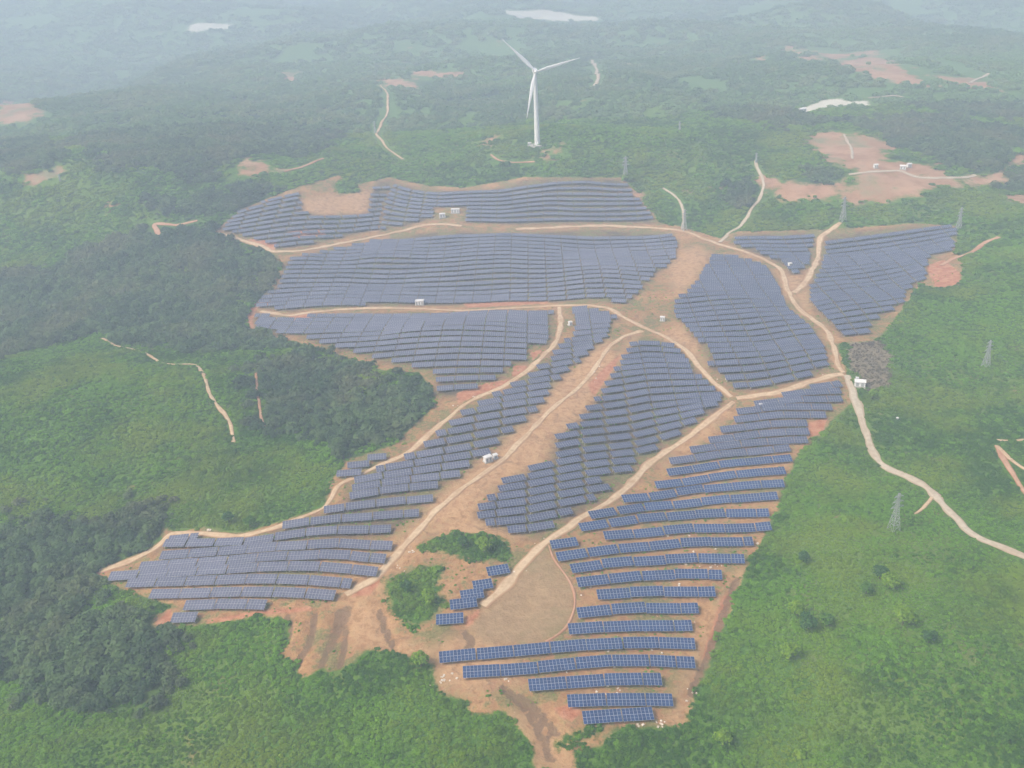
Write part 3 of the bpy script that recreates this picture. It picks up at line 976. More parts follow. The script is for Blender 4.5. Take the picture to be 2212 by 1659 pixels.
def block_rows(guides, poly, pitch, ml, tilt, phrase, group, start=1, gap=0.45, skip_first=False, extra=1.9, skew=0.04, holes=()):
    fs = [curve(g) for g in guides]
    wp = W(poly, 20)
    wh = [W(h, 20) for h in holes]
    x0, x1 = wp[:, 0].min(), wp[:, 0].max()
    k = start
    first = True
    for A, B in zip(fs[:-1], fs[1:]):
        xm = np.linspace(max(min(A.x0, B.x0), x0), min(max(A.x1, B.x1), x1), 9)
        n = max(1, round(float(np.mean(B(xm) - A(xm))) / pitch))
        for i in range(n):
            if first and skip_first:
                first = False
                continue
            first = False
            t = (i + 0.0) / n
            f = lambda x, t=t: A(x) * (1 - t) + B(x) * t
            P = 10 * COLW + gap
            s0, s1 = math.floor(x0 / P) - 1, math.ceil(x1 / P) + 1
            js = np.arange(s0, s1)
            xc = (js * P)[:, None] + (np.arange(10) + 0.5)[None] * COLW
            xc = xc + skew * (f(xc) - 500)
            yc = f(xc)
            ok = inside(xc, yc, wp)
            for h in wh:
                ok &= ~inside(xc, yc, h)
            ok &= clear_of_roads(xc, yc, extra)
            slots = []
            for a in range(len(js)):
                run = []
                best = []
                for b in range(10):
                    if ok[a, b]:
                        run.append(b)
                        if len(run) > len(best):
                            best = list(run)
                    else:
                        run = []
                if len(best) >= 3:
                    slots.append((float((xc[a, best[0]] + xc[a, best[-1]]) / 2), len(best)))
            if slots and place_row(f, slots, ml, tilt, ordinal(k) + phrase, group):
                k += 1
    return k


T_NEAR, T_DENSE = math.radians(15), math.radians(13)
R_ROWS = [
    [(1259, 1549), (1330, 1544), (1407, 1539)],
    [(1226, 1513), (1330, 1509), (1451, 1511)],
    [(1141, 1479), (1230, 1472), (1304, 1467), (1427, 1466)],
    [(999, 1451), (1085, 1446), (1171, 1439), (1304, 1426), (1400, 1425), (1493, 1429)],
    [(949, 1419), (1071, 1408), (1237, 1393), (1404, 1386), (1495, 1389)],
    [(1227, 1358), (1300, 1353), (1371, 1350), (1493, 1349)],
    [(1247, 1323), (1371, 1311), (1508, 1312)],
    [(1289, 1283), (1404, 1276), (1545, 1276)],
    [(1246, 1257), (1371, 1243), (1480, 1238), (1555, 1240)],
    [(1232, 1227), (1337, 1213), (1480, 1204), (1598, 1206)],
    [(1202, 1202), (1337, 1183), (1480, 1170), (1621, 1168)],
    [(1189, 1176), (1246, 1168)],
    [(1304, 1156), (1480, 1140), (1661, 1135)],
    [(1251, 1138), (1404, 1116), (1540, 1107), (1655, 1106)],
]
GR = 'rows of blue panels on the near slope'
k = explicit_rows(R_ROWS, 2.0, T_NEAR, ' blue panel row up from the foot of the slope beside the round clearing', GR)
explicit_rows([
    [(1271, 1112), (1400, 1093), (1540, 1079), (1671, 1070)],
    [(1343, 1076), (1500, 1056), (1688, 1043)],
    [(1416, 1047), (1560, 1027), (1693, 1015)],
    [(1441, 1019), (1570, 1000), (1703, 988)],
    [(1446, 995), (1570, 978), (1703, 966)],
    [(1491, 971), (1610, 956), (1743, 948)],
    [(1531, 949), (1640, 936), (1743, 930)],
    [(1556, 927), (1650, 916), (1741, 912)],
    [(1586, 905), (1690, 894), (1781, 895)],
    [(1592, 888), (1690, 877), (1793, 878)],
    [(1630, 871), (1720, 862), (1814, 860)],
    [(1690, 853), (1750, 845), (1814, 843)],
    [(1750, 836), (1814, 827)]], 2.0, T_NEAR, ' blue panel row up from the foot of the slope beside the round clearing', GR, k)
explicit_rows([[(941, 1337), (997, 1333)], [(971, 1306), (1027, 1299)], [(994, 1286), (1044, 1279)], [(1021, 1264), (1067, 1257)], [(1051, 1234), (1099, 1226)]],
              2.0, T_NEAR, ' short panel table up the stepped line left of the round clearing', 'short tables stepping up beside the clearing')
block_rows([[(1040, 1165), (1160, 1158), (1300, 1140)], [(1030, 1112), (1150, 1098), (1300, 1070)], [(1184, 985), (1300, 965), (1440, 940)], [(1270, 880), (1400, 860), (1550, 850)], [(1340, 770), (1400, 765), (1480, 768)], [(1360, 730), (1400, 727), (1460, 735)]],
           M_POLY, 6.1, 1.72, T_DENSE, ' panel row up from the green thicket between the two diagonal dirt roads', 'rows of panels between the diagonal roads',
           holes=[[(1330, 1060), (1350, 1030), (1290, 1045)]])
L_ROWS = [
    [(370, 1333), (423, 1331)],
    [(397, 1306), (480, 1303), (573, 1305)],
    [(323, 1281), (500, 1277), (717, 1284)],
    [(273, 1258), (500, 1250), (620, 1250), (748, 1258)],
    [(235, 1244), (400, 1233), (600, 1222), (737, 1226), (804, 1233)],
    [(300, 1222), (500, 1208), (650, 1198), (737, 1196), (824, 1205)],
    [(345, 1198), (500, 1187), (650, 1177), (737, 1172), (840, 1177)],
]
GL = 'rows of panels in the long strip beside the forest'
PL = ' panel row up the long strip from the dark wood to the middle road'
k = explicit_rows(L_ROWS, 2.0, T_NEAR, PL, GL)
block_rows([L_ROWS[-1], [(360, 1172), (550, 1166), (737, 1143), (880, 1138)], [(740, 1072), (850, 1055), (980, 1042)], [(880, 985), (1000, 965), (1075, 950)], [(1000, 890), (1100, 872), (1170, 862)], [(1130, 812), (1220, 795), (1280, 780)], [(1215, 735), (1310, 722)], [(1220, 690), (1335, 682)], [(1220, 660), (1320, 655)]],
           L_POLY, 6.8, 1.9, T_DENSE, PL, GL, k, 0.45, True)
explicit_rows([[(727, 1022), (778, 1018)], [(750, 1004), (797, 999)], [(794, 987), (833, 984)]],
              1.8, T_DENSE, ' short panel table between the forest edge and the sandy bend', 'short tables beside the sandy bend')
block_rows([[(600, 872), (940, 858), (1200, 842)], [(560, 770), (740, 758), (1180, 748)], [(550, 712), (650, 715), (760, 712), (1190, 708)], [(550, 672), (740, 670), (1195, 665)]],
           LU_POLY, 8.0, 1.8, T_DENSE, ' panel row up from the pointed tip to the middle dirt road', 'rows of panels below the middle road', gap=0.45)
block_rows([[(550, 676), (740, 662), (1100, 657), (1360, 660)], [(560, 620), (740, 614), (1100, 606), (1420, 602)], [(600, 560), (800, 552), (1100, 545), (1460, 545)], [(600, 505), (800, 512), (1000, 500), (1110, 497), (1460, 497)]],
           UM_POLY, 7.1, 1.85, T_DENSE, ' panel row up from the middle road in the widest block', 'rows of panels in the widest block', gap=0.45)
block_rows([[(500, 548), (600, 540), (840, 515)], [(500, 500), (650, 480), (840, 468)], [(520, 455), (650, 425), (840, 420)], [(560, 430), (700, 400), (850, 385)]],
           UL_POLY, 7.2, 1.85, T_DENSE, ' panel row up from the curved road around the sandy patch', 'rows of panels around the sandy patch', gap=0.45)
block_rows([[(820, 490), (940, 492), (1100, 494), (1420, 487)], [(830, 432), (950, 450), (1080, 448), (1200, 438), (1400, 437)], [(840, 385), (950, 410), (1080, 402), (1200, 383), (1350, 386)]],
           U_POLY, 7.4, 1.85, T_DENSE, ' panel row up from the road in the top block below the wind turbine', 'rows of panels below the wind turbine', gap=0.45)
block_rows([[(1600, 605), (1760, 590)], [(1580, 505), (1762, 497)]], UR1_POLY, 7.1, 1.85, T_DENSE, ' panel row up the small triangular block between two forking roads', 'rows of panels in the triangular block', gap=0.5)
block_rows([[(1740, 742), (1880, 726)], [(1740, 640), (1960, 608)], [(1775, 560), (2060, 520)], [(1780, 512), (1980, 485), (2066, 478)]],
           UR2_POLY, 7.1, 1.85, T_DENSE, ' panel row up the rightmost block beside the red clearing', 'rows of panels in the rightmost block', gap=0.4)
block_rows([[(1560, 852), (1650, 845), (1800, 812)], [(1500, 745), (1640, 742), (1790, 722)], [(1460, 650), (1580, 640), (1700, 640)], [(1540, 545), (1640, 548)]],
           C_POLY, 6.7, 1.85, T_DENSE, ' panel row up from the road fork in the block inside the main bend', 'rows of panels inside the main road bend', gap=0.5)
print('ROWS', COUNT)

# ------------------------------------------------------------------ wind turbine
tb = unproject([(1161, 313)])[0]
dist = float(np.linalg.norm(tb - CAM))


def height_for(base, ytop):
    lo, hi = 1.0, 200.0
    for _ in range(40):
        m = (lo + hi) / 2
        p, _w = project(base + np.array([0, 0, m]))
        if p[1] > ytop:
            lo = m
        else:
            hi = m
    return lo


hub_h = height_for(tb, 153)
blade_l = 88.0 * dist / FPX * 1.02
t = empty('wind_turbine', tb)
tag(t, 'tall white three-bladed wind turbine standing on the hill above the solar farm', 'wind turbine')
mb = MB()
N = 20
prev = None
for i in range(13):
    zz = hub_h * i / 12 * 0.985
    r = 2.35 - 0.95 * i / 12
    ring = []
    for k in range(N):
        a = 2 * math.pi * k / N
        mb.v.append((r * math.cos(a), r * math.sin(a), zz))
        ring.append(len(mb.v) - 1)
    if prev:
        for k in range(N):
            mb.f.append((prev[k], prev[(k + 1) % N], ring[(k + 1) % N], ring[k]))
            mb.m.append(0)
    prev = ring
mb.build('tower', MWHITE, t, True)
mb = MB()
mb.bar((0, 0, -1.0), (0, 0, 0.35), 6.0, 0, 24)
mb.build('foundation', MCONC, t)
yaw = math.atan2(-tb[0], tb[1]) + math.radians(8)     # the rotor looks roughly towards the viewer
Rz = Matrix.Rotation(yaw, 4, 'Z')
mb = MB()
secs = [(-3.2, 1.3, 1.3), (-2.6, 1.75, 1.75), (1.5, 1.85, 1.9), (5.5, 1.7, 1.7), (7.2, 1.2, 1.3)]
pr = None
for yy, hw, hh in secs:
    ring = []
    for k in range(12):
        a = 2 * math.pi * (k + .5) / 12
        ca, sa = math.cos(a), math.sin(a)
        mb.v.append((hw * math.copysign(abs(ca) ** 0.55, ca), yy, hh * math.copysign(abs(sa) ** 0.55, sa)))
        ring.append(len(mb.v) - 1)
    if pr:
        for k in range(12):
            mb.f.append((pr[k], ring[k], ring[(k + 1) % 12], pr[(k + 1) % 12]))
            mb.m.append(0)
    else:
        mb.f.append(tuple(ring))
        mb.m.append(0)
    pr = ring
mb.f.append(tuple(reversed(pr)))
mb.m.append(0)
nac = mb.build('nacelle', MWHITE, t)
nac.matrix_local = Matrix.Translation((0, 0, hub_h)) @ Rz
mb = MB()
pr = None
for yy, r in [(-3.3, 1.35), (-4.2, 1.5), (-5.2, 1.35), (-6.0, 0.9), (-6.4, 0.25)]:
    ring = []
    for k in range(14):
        a = 2 * math.pi * k / 14
        mb.v.append((r * math.cos(a), yy, r * math.sin(a)))
        ring.append(len(mb.v) - 1)
    if pr:
        for k in range(14):
            mb.f.append((pr[k], pr[(k + 1) % 14], ring[(k + 1) % 14], ring[k]))
            mb.m.append(0)
    pr = ring
mb.f.append(tuple(pr))
mb.m.append(0)
hub = mb.build('hub', MWHITE, t, True)
hub.matrix_local = Matrix.Translation((0, 0, hub_h)) @ Rz
bm_ = MB()
prev = None
for i in range(15):
    s = i / 14
    rr = blade_l * s
    ch = 1.0 if s < 0.04 else 1.15 + 1.35 * smooth((s - 0.04) / 0.18) - 2.15 * smooth((s - 0.2) / 0.85)
    ch = float(max(ch, 0.3))
    th = max(0.10, (0.5 if s < 0.05 else 0.42 - 0.36 * s))
    tw = math.radians(18 * (1 - s) ** 2 + 4)
    bend = -1.6 * s * s
    ring = []
    for k in range(10):
        a = 2 * math.pi * k / 10
        cx, cz = ch * 0.62 * math.cos(a) + ch * 0.12, th * math.sin(a)
        bm_.v.append((cx * math.cos(tw) - cz * math.sin(tw), -4.4 + bend + cx * math.sin(tw) + cz * math.cos(tw), 1.0 + rr))
        ring.append(len(bm_.v) - 1)
    if prev:
        for k in range(10):
            bm_.f.append((prev[k], prev[(k + 1) % 10], ring[(k + 1) % 10], ring[k]))
            bm_.m.append(0)
    prev = ring
bm_.f.append(tuple(prev))
bm_.m.append(0)
bme = bm_.mesh('blade', MBLADE, True)
for ang in (134.6, 13.5, 256.0):      # angle from the viewer's right, counter-clockwise
    b = new_obj('blade', bme, t)
    b.matrix_local = Matrix.Translation((0, 0, hub_h)) @ Rz @ Matrix.Rotation(math.radians(90 - ang), 4, 'Y')


# ------------------------------------------------------------------ lattice pylons
def pylon(px, ytop, label, arms=3, yaw=0.3):
    p = unproject([px])[0]
    h = height_for(p, ytop)
    t = empty('power_pylon', p, yaw)
    tag(t, label, 'pylon', 'lattice pylons on the hills')
    bw, tw = h * 0.105, h * 0.022
    th = max(0.07, 0.10 * float(np.linalg.norm(p - CAM)) / 420)
    hw = lambda z: (bw + (tw * 1.6 - bw) * z / (0.6 * h)) if z < 0.6 * h else tw * 1.6 + (tw * 0.7 - tw * 1.6) * (z - 0.6 * h) / (0.4 * h)
    lev = [0, 0.2, 0.37, 0.5, 0.6, 0.7, 0.8, 0.9, 1.0]
    for sx, sy in ((-1, -1), (1, -1), (1, 1), (-1, 1)):
        m = MB()
        for a, b in ((0, 0.6), (0.6, 1.0)):
            m.bar((sx * hw(a * h), sy * hw(a * h), a * h - (0.5 if a == 0 else 0)), (sx * hw(b * h), sy * hw(b * h), b * h), th)
        m.build('leg', MPYLON, t)
    m = MB()
    cs = [(-1, -1), (1, -1), (1, 1), (-1, 1)]
    for a, b in zip(lev[:-1], lev[1:]):
        for i in range(4):
            p0, p1 = cs[i], cs[(i + 1) % 4]
            m.bar((p0[0] * hw(a * h), p0[1] * hw(a * h), a * h), (p1[0] * hw(b * h), p1[1] * hw(b * h), b * h), th * 0.6)
            m.bar((p1[0] * hw(a * h), p1[1] * hw(a * h), a * h), (p0[0] * hw(b * h), p0[1] * hw(b * h), b * h), th * 0.6)
            m.bar((p0[0] * hw(b * h), p0[1] * hw(b * h), b * h), (p1[0] * hw(b * h), p1[1] * hw(b * h), b * h), th * 0.6)
    m.build('bracing', MPYLON, t)
    for k in range(arms):
        z = h * (0.64 + 0.14 * k)
        m = MB()
        L = h * (0.17 - 0.025 * k)
        for s in (-1, 1):
            tip = (s * L, 0, z)
            for sy in (-1, 1):
                m.bar((s * hw(z), sy * hw(z), z), tip, th * 0.7)
                m.bar((s * hw(z), sy * hw(z), z + h * 0.05), tip, th * 0.6)
            m.bar(tip, (s * L, 0, z - h * 0.045), th * 0.5)
        m.build('cross_arm', MPYLON, t)
    return t


pylon((1930, 1145), 1066, 'grey lattice pylon on the bare patch below the concrete hill road')
pylon((2129, 792), 735, 'grey lattice pylon on the green hill beyond the scrub patch, rightmost pylon')
pylon((2070, 496), 448, 'thin lattice pylon at the top corner of the rightmost panel block')
pylon((1820, 478), 425, 'lattice pylon at the end of the branch road behind the triangular block')
pylon((1351, 388), 338, 'slim lattice pylon behind the top panel block, nearest the wind turbine')
pylon((1478, 497), 452, 'slim lattice pylon beside the main road where the lane climbs the hill')
pylon((811, 288), 262, 'small hazy lattice pylon on the far green ridge at the bent track')
pylon((1633, 352), 330, 'small hazy pylon at the upper end of the ridge road')
pylon((1468, 283), 262, 'small hazy pylon on the wooded hill right of the wind turbine')
pylon((131, 393), 376, 'small hazy pylon beside the red earth patch far on the left')


# ------------------------------------------------------------------ cabins, transformer stations, sheds
def station(px, sx, sy, sz, rz, label, cat, name='transformer_station', doors=2, gable=False):
    sx, sy, sz = sx * 0.68, sy * 0.75, sz * 0.85
    p = unproject([px])[0]
    p[2] = max(H(p[0] + a * sx / 2, p[1] + b * sy / 2) for a in (-1, 1) for b in (-1, 1))
    t = empty(name, p, rz)
    tag(t, label, cat)
    m = MB()
    m.box(-sx / 2 - 0.3, sx / 2 + 0.3, -sy / 2 - 0.3, sy / 2 + 0.3, -1.2, 0.35)
    m.build('plinth', MCONC, t)
    m = MB()
    m.box(-sx / 2, sx / 2, -sy / 2, sy / 2, 0.35, sz)
    m.build('body', MWHITE, t)
    m = MB()
    if gable:
        e = 0.35
        r = sz + sy * 0.22
        for s in (-1, 1):
            m.quad([(-sx / 2 - e, s * (sy / 2 + e), sz - 0.02), (sx / 2 + e, s * (sy / 2 + e), sz - 0.02), (sx / 2 + e, 0, r), (-sx / 2 - e, 0, r)])
            m.quad([(-sx / 2 - e, s * (sy / 2 + e), sz + 0.1), (sx / 2 + e, s * (sy / 2 + e), sz + 0.1), (sx / 2 + e, 0, r + 0.12), (-sx / 2 - e, 0, r + 0.12)])
        for s in (-1, 1):
            m.quad([(s * (sx / 2 - 0.01), -sy / 2, sz), (s * (sx / 2 - 0.01), sy / 2, sz), (s * (sx / 2 - 0.01), 0, r)])
    else:
        m.box(-sx / 2 - 0.18, sx / 2 + 0.18, -sy / 2 - 0.18, sy / 2 + 0.18, sz + 0.003, sz + 0.2)
        m.box(-sx / 2 + 0.4, sx / 2 - 0.4, -sy / 2 + 0.4, sy / 2 - 0.4, sz + 0.2, sz + 0.32)
    m.build('roof', MROOF, t)
    for i in range(doors):
        m = MB()
        w = sx / doors * 0.55
        cx = -sx / 2 + sx * (i + 0.5) / doors
        m.box(cx - w / 2, cx + w / 2, -sy / 2 - 0.06, -sy / 2 - 0.003, 0.4, sz * 0.82)
        d = m.build('door', MDOOR, t)
        m = MB()
        m.box(cx + w / 2 - 0.2, cx + w / 2 - 0.1, -sy / 2 - 0.12, -sy / 2 - 0.06, sz * 0.42, sz * 0.5)
        m.build('handle', MSTEEL, d)
    return t


station((1054, 997), 4.6, 2.6, 2.7, 0.55, 'white transformer cabin beside the diagonal road, next to a smaller white box', 'transformer station')
station((1070, 990), 2.4, 2.0, 2.0, 0.5, 'smaller white box just behind the white transformer cabin on the diagonal road', 'transformer station', doors=1)
station((907, 658), 7.2, 4.0, 3.0, -0.05, 'white cabin on reddish ground above the middle dirt road', 'cabin', 'site_cabin', 3)
station((1232, 703), 2.6, 2.2, 2.4, 0.3, 'small white cabinet on the reddish yard beside the upper end of the strip', 'cabinet', 'electric_cabinet', 1)
station((1431, 693), 3.4, 2.4, 2.6, -0.3, 'white transformer box in the bare strip right of the road junction', 'transformer station')
station((1706, 577), 3.0, 2.4, 3.0, 0.2, 'small white hut in the crook where the branch road leaves the main road', 'hut', 'roadside_hut', 1)
station((1857, 834), 6.6, 4.2, 2.9, -0.35, 'bright white shed beside the road junction at the scrub patch', 'shed', 'roadside_shed', 2, True)
station((1851, 824), 1.6, 1.4, 2.2, -0.3, 'tiny white kiosk behind the bright white shed at the junction', 'kiosk', 'roadside_kiosk', 1)
station((956, 470), 6.0, 3.4, 3.2, 0.1, 'white cabin in the gap of the top block, left one of the pair', 'cabin', 'site_cabin', 2)
station((984, 460), 9.0, 3.4, 3.2, -0.1, 'longer white cabin in the gap of the top block, right one of the pair', 'cabin', 'site_cabin', 3)
station((1144, 316), 4.0, 2.6, 2.8, 0.0, 'small white transformer box at the foot of the wind turbine', 'transformer station')
station((1643, 877), 3.2, 1.8, 1.4, 0.2, 'low white box between the fork road and the first panels below it', 'cabinet', 'electric_cabinet', 1)
station((1938, 908), 0.9, 0.9, 1.4, 0.2, 'lone white marker box in the grass right of the white shed', 'marker box', 'marker_box', 1)
station((1950, 366), 6.0, 3.6, 3.0, -0.4, 'hazy pale house at the far street between two red fields', 'house', 'far_house', 2, True)
station((1963, 361), 4.5, 3.2, 2.8, 0.2, 'hazy pale house standing behind the street corner house', 'house', 'far_house', 2, True)
station((1891, 363), 4.0, 3.2, 2.8, 0.1, 'hazy pale house at the near end of the far street', 'house', 'far_house', 2, True)
station((1733, 243), 9.0, 5.0, 4.0, 0.3, 'hazy white barn at the tip of the pale far quarry strip', 'barn', 'far_barn', 2, True)

# ------------------------------------------------------------------ rubble and sacks along the tracks
rp = np.random.default_rng(3)
spots = [((1540, 1225), 18, 14), ((1555, 1222), 10, 8), ((1085, 1470), 14, 10), ((1220, 1388), 14, 7), ((1500, 1345), 6, 6), ((1420, 1560), 24, 12), ((1380, 1568), 10, 6), ((885, 1190), 14, 10), ((870, 1230), 14, 12), ((1180, 1168), 10, 10),
         ((1120, 1240), 10, 14), ((1085, 1275), 12, 10), ((1010, 890), 8, 10), ((1030, 858), 12, 8), ((985, 880), 10, 6), ((1290, 790), 14, 18), ((1270, 820), 14, 14), ((1490, 1500), 12, 14), ((1340, 1290), 30, 60), ((1400, 1400), 40, 50),
         ((1480, 1190), 30, 50), ((1240, 705), 8, 12), ((1730, 815), 10, 8), ((1560, 815), 10, 14), ((1780, 812), 14, 6), ((720, 1290), 10, 8), ((450, 1145), 16, 4), ((1300, 1480), 30, 40), ((1195, 1440), 20, 30), ((1640, 1180), 10, 16), ((960, 1470), 30, 20), ((1450, 1270), 40, 40)]
m = MB()
for (sx, sy), n, spread in spots:
    n = max(2, n // 3)
    pts = np.column_stack([sx + rp.normal(0, spread * 0.8, n), sy + rp.normal(0, spread * 0.4, n)])
    for q in unproject(pts):
        s = rp.uniform(0.12, 0.36)
        mt = Matrix.Translation(Vector(q)) @ Matrix.Rotation(rp.uniform(0, 3), 4, 'Z') @ Matrix.Rotation(rp.normal(0, .2), 4, 'X')
        m.box(-s * rp.uniform(.7, 1.5), s * rp.uniform(.7, 1.5), -s, s * rp.uniform(.6, 1), -0.2, s * rp.uniform(.5, 1), 0, mt)
tag(m.build('rubble', MSACK), 'pale stones, sacks and packing rubbish scattered along the tracks', 'rubble', kind='stuff')

# ------------------------------------------------------------------ vegetation
def clump_mesh(name, seed, n, leaf, flat, mat, lobes=5, rad=1.0):
    """a bush or crown: leaf sprays spread through several lobes, uneven outline, unit radius"""
    r = np.random.default_rng(seed)
    cen = [(0, 0, flat * 0.55, 0.62)]
    for i in range(lobes):
        a = 2 * math.pi * (i + r.random() * 0.8) / lobes
        d = r.uniform(0.35, 0.62)
        cen.append((d * math.cos(a), d * math.sin(a), flat * r.uniform(0.3, 0.75), r.uniform(0.28, 0.48)))
    V_, F_ = [], []
    cen = np.array(cen)
    wgt = cen[:, 3] ** 2
    wgt /= wgt.sum()
    for i in range(n):
        c = cen[r.choice(len(cen), p=wgt)]
        d = r.normal(size=3)
        d /= np.linalg.norm(d)
        if d[2] < -0.35:
            d[2] = -d[2]
        rr = c[3] * r.uniform(0.72, 1.08)
        p = np.array([c[0] + d[0] * rr, c[1] + d[1] * rr, max(0.02, c[2] + d[2] * rr * flat * 1.05)])
        nrm = d + r.normal(size=3) * 0.45 + np.array([0, 0, 0.8])
        nrm /= np.linalg.norm(nrm)
        u = np.cross(nrm, [0, 0, 1.0]) + 1e-3
        u /= np.linalg.norm(u)
        v = np.cross(nrm, u)
        a = r.uniform(0, 6.28)
        u, v = u * math.cos(a) + v * math.sin(a), v * math.cos(a) - u * math.sin(a)
        s = leaf * r.uniform(0.7, 1.4)
        k = len(V_)
        V_ += [p - u * s - v * s * 0.5, p + u * s * 0.9 - v * s * 0.4, p + u * s * 0.5 + v * s * 0.8, p - u * s * 0.6 + v * s * 0.6]
        F_.append((k, k + 1, k + 2, k + 3))
    me = np_mesh(name, np.array(V_) * rad, np.array(F_))
    me.materials.append(mat)
    return me


ML_SHRUB = leaf_material('shrub_leaves', (0.048, 0.140, 0.010), (0.155, 0.340, 0.018), (0.225, 0.325, 0.022))
ML_WOOD = leaf_material('forest_leaves', (0.045, 0.100, 0.042), (0.120, 0.205, 0.074), (0.165, 0.185, 0.085))
ML_FAR = leaf_material('far_wood_leaves', (0.100, 0.200, 0.072), (0.185, 0.330, 0.108), (0.225, 0.290, 0.12))  # lightened leaf colour: extra distance haze is painted into it
ML_DRY = leaf_material('dry_scrub_leaves', (0.15, 0.115, 0.085), (0.28, 0.225, 0.165), (0.19, 0.18, 0.10))


def clump_collection(name, mat, k, n, leaf, flat, seed):
    c = bpy.data.collections.new(name)
    for i in range(k):
        o = bpy.data.objects.new(name, clump_mesh(name, seed + i, n, leaf, flat, mat))
        c.objects.link(o)
    return c


def scatter(name, pts, scale, tint, coll, k, label, seed):
    r = np.random.default_rng(seed)
    me = bpy.data.meshes.new(name)
    n = len(pts)
    me.vertices.add(n)
    me.vertices.foreach_set('co', np.ascontiguousarray(pts, np.float32).ravel())
    rot = np.zeros((n, 3), np.float32)
    rot[:, 2] = r.uniform(0, 6.283, n)
    rot[:, :2] = r.normal(0, 0.08, (n, 2))
    sc = np.stack([scale * r.uniform(.85, 1.2, n), scale * r.uniform(.85, 1.2, n), scale * r.uniform(.75, 1.25, n)], -1).astype(np.float32)
    for nm, ty, da in (('rot', 'FLOAT_VECTOR', rot), ('size', 'FLOAT_VECTOR', sc)):
        a = me.attributes.new(nm, ty, 'POINT')
        a.data.foreach_set('vector', da.ravel())
    a = me.attributes.new('tint', 'FLOAT', 'POINT')
    a.data.foreach_set('value', tint.astype(np.float32))
    a = me.attributes.new('pick', 'INT', 'POINT')
    a.data.foreach_set('value', r.integers(0, k, n).astype(np.int32))
    o = link(bpy.data.objects.new(name, me))
    tag(o, label, kind='stuff')
    ng = bpy.data.node_groups.new(name, 'GeometryNodeTree')
    ng.interface.new_socket('Geometry', in_out='INPUT', socket_type='NodeSocketGeometry')
    ng.interface.new_socket('Geometry', in_out='OUTPUT', socket_type='NodeSocketGeometry')
    gi, go = ng.nodes.new('NodeGroupInput'), ng.nodes.new('NodeGroupOutput')
    ip = ng.nodes.new('GeometryNodeInstanceOnPoints')
    ci = ng.nodes.new('GeometryNodeCollectionInfo')
    ci.inputs['Collection'].default_value = coll
    ci.inputs['Separate Children'].default_value = True
    ci.inputs['Reset Children'].default_value = True

    def na(nm, ty):
        a = ng.nodes.new('GeometryNodeInputNamedAttribute')
        a.data_type = ty
        a.inputs['Name'].default_value = nm
        return a.outputs['Attribute']
    ng.links.new(gi.outputs[0], ip.inputs['Points'])
    ng.links.new(ci.outputs[0], ip.inputs['Instance'])
    ip.inputs['Pick Instance'].default_value = True
    ng.links.new(na('pick', 'INT'), ip.inputs['Instance Index'])
    e2r = ng.nodes.new('FunctionNodeEulerToRotation')
    ng.links.new(na('rot', 'FLOAT_VECTOR'), e2r.inputs[0])
    ng.links.new(e2r.outputs[0], ip.inputs['Rotation'])
    ng.links.new(na('size', 'FLOAT_VECTOR'), ip.inputs['Scale'])
    ng.links.new(ip.outputs[0], go.inputs[0])
    md = o.modifiers.new('scatter', 'NODES')
    md.node_group = ng
    return o


def candidates(y0, y1, spacing, seed, margin=1.16):
    r = np.random.default_rng(seed)
    hw = lambda y: np.hypot(y, CAM_H) * 0.545 * margin + 8
    wmax = hw(y1)
    n = int((y1 - y0) * 2 * wmax / spacing ** 2)
    x = r.uniform(-wmax, wmax, n)
    y = r.uniform(y0, y1, n)
    k = np.abs(x) < hw(y)
    return x[k], y[k]


def road_free(x, y, extra=0.6):
    ok = np.ones(len(x), bool)
    for nm, (w, m_, q) in ROADW.items():
        m = (x > q[:, 0].min() - 6) & (x < q[:, 0].max() + 6) & (y > q[:, 1].min() - 6) & (y < q[:, 1].max() + 6)
        if m.any():
            d = seg_dist(x[m], y[m], q[::3])
            ok[m] &= d > w / 2 + extra + np.clip((y[m] - 450) * 0.008, 0, 3.0) + 1.6 * vnoise(x[m] / 5 + 3, y[m] / 5)
    return ok


C_SHRUB = clump_collection('shrub_clump', ML_SHRUB, 6, 120, 0.17, 0.58, 100)
C_WOOD = clump_collection('wood_clump', ML_WOOD, 6, 150, 0.15, 1.0, 200)
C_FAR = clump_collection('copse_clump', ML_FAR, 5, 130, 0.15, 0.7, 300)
C_DRY = clump_collection('dry_clump', ML_DRY, 4, 80, 0.15, 0.7, 400)

P_sh, P_wd, P_far, P_dry = [], [], [], []


def add(lst, x, y, s, t_):
    lst.append(np.column_stack([x, y, s, t_]))


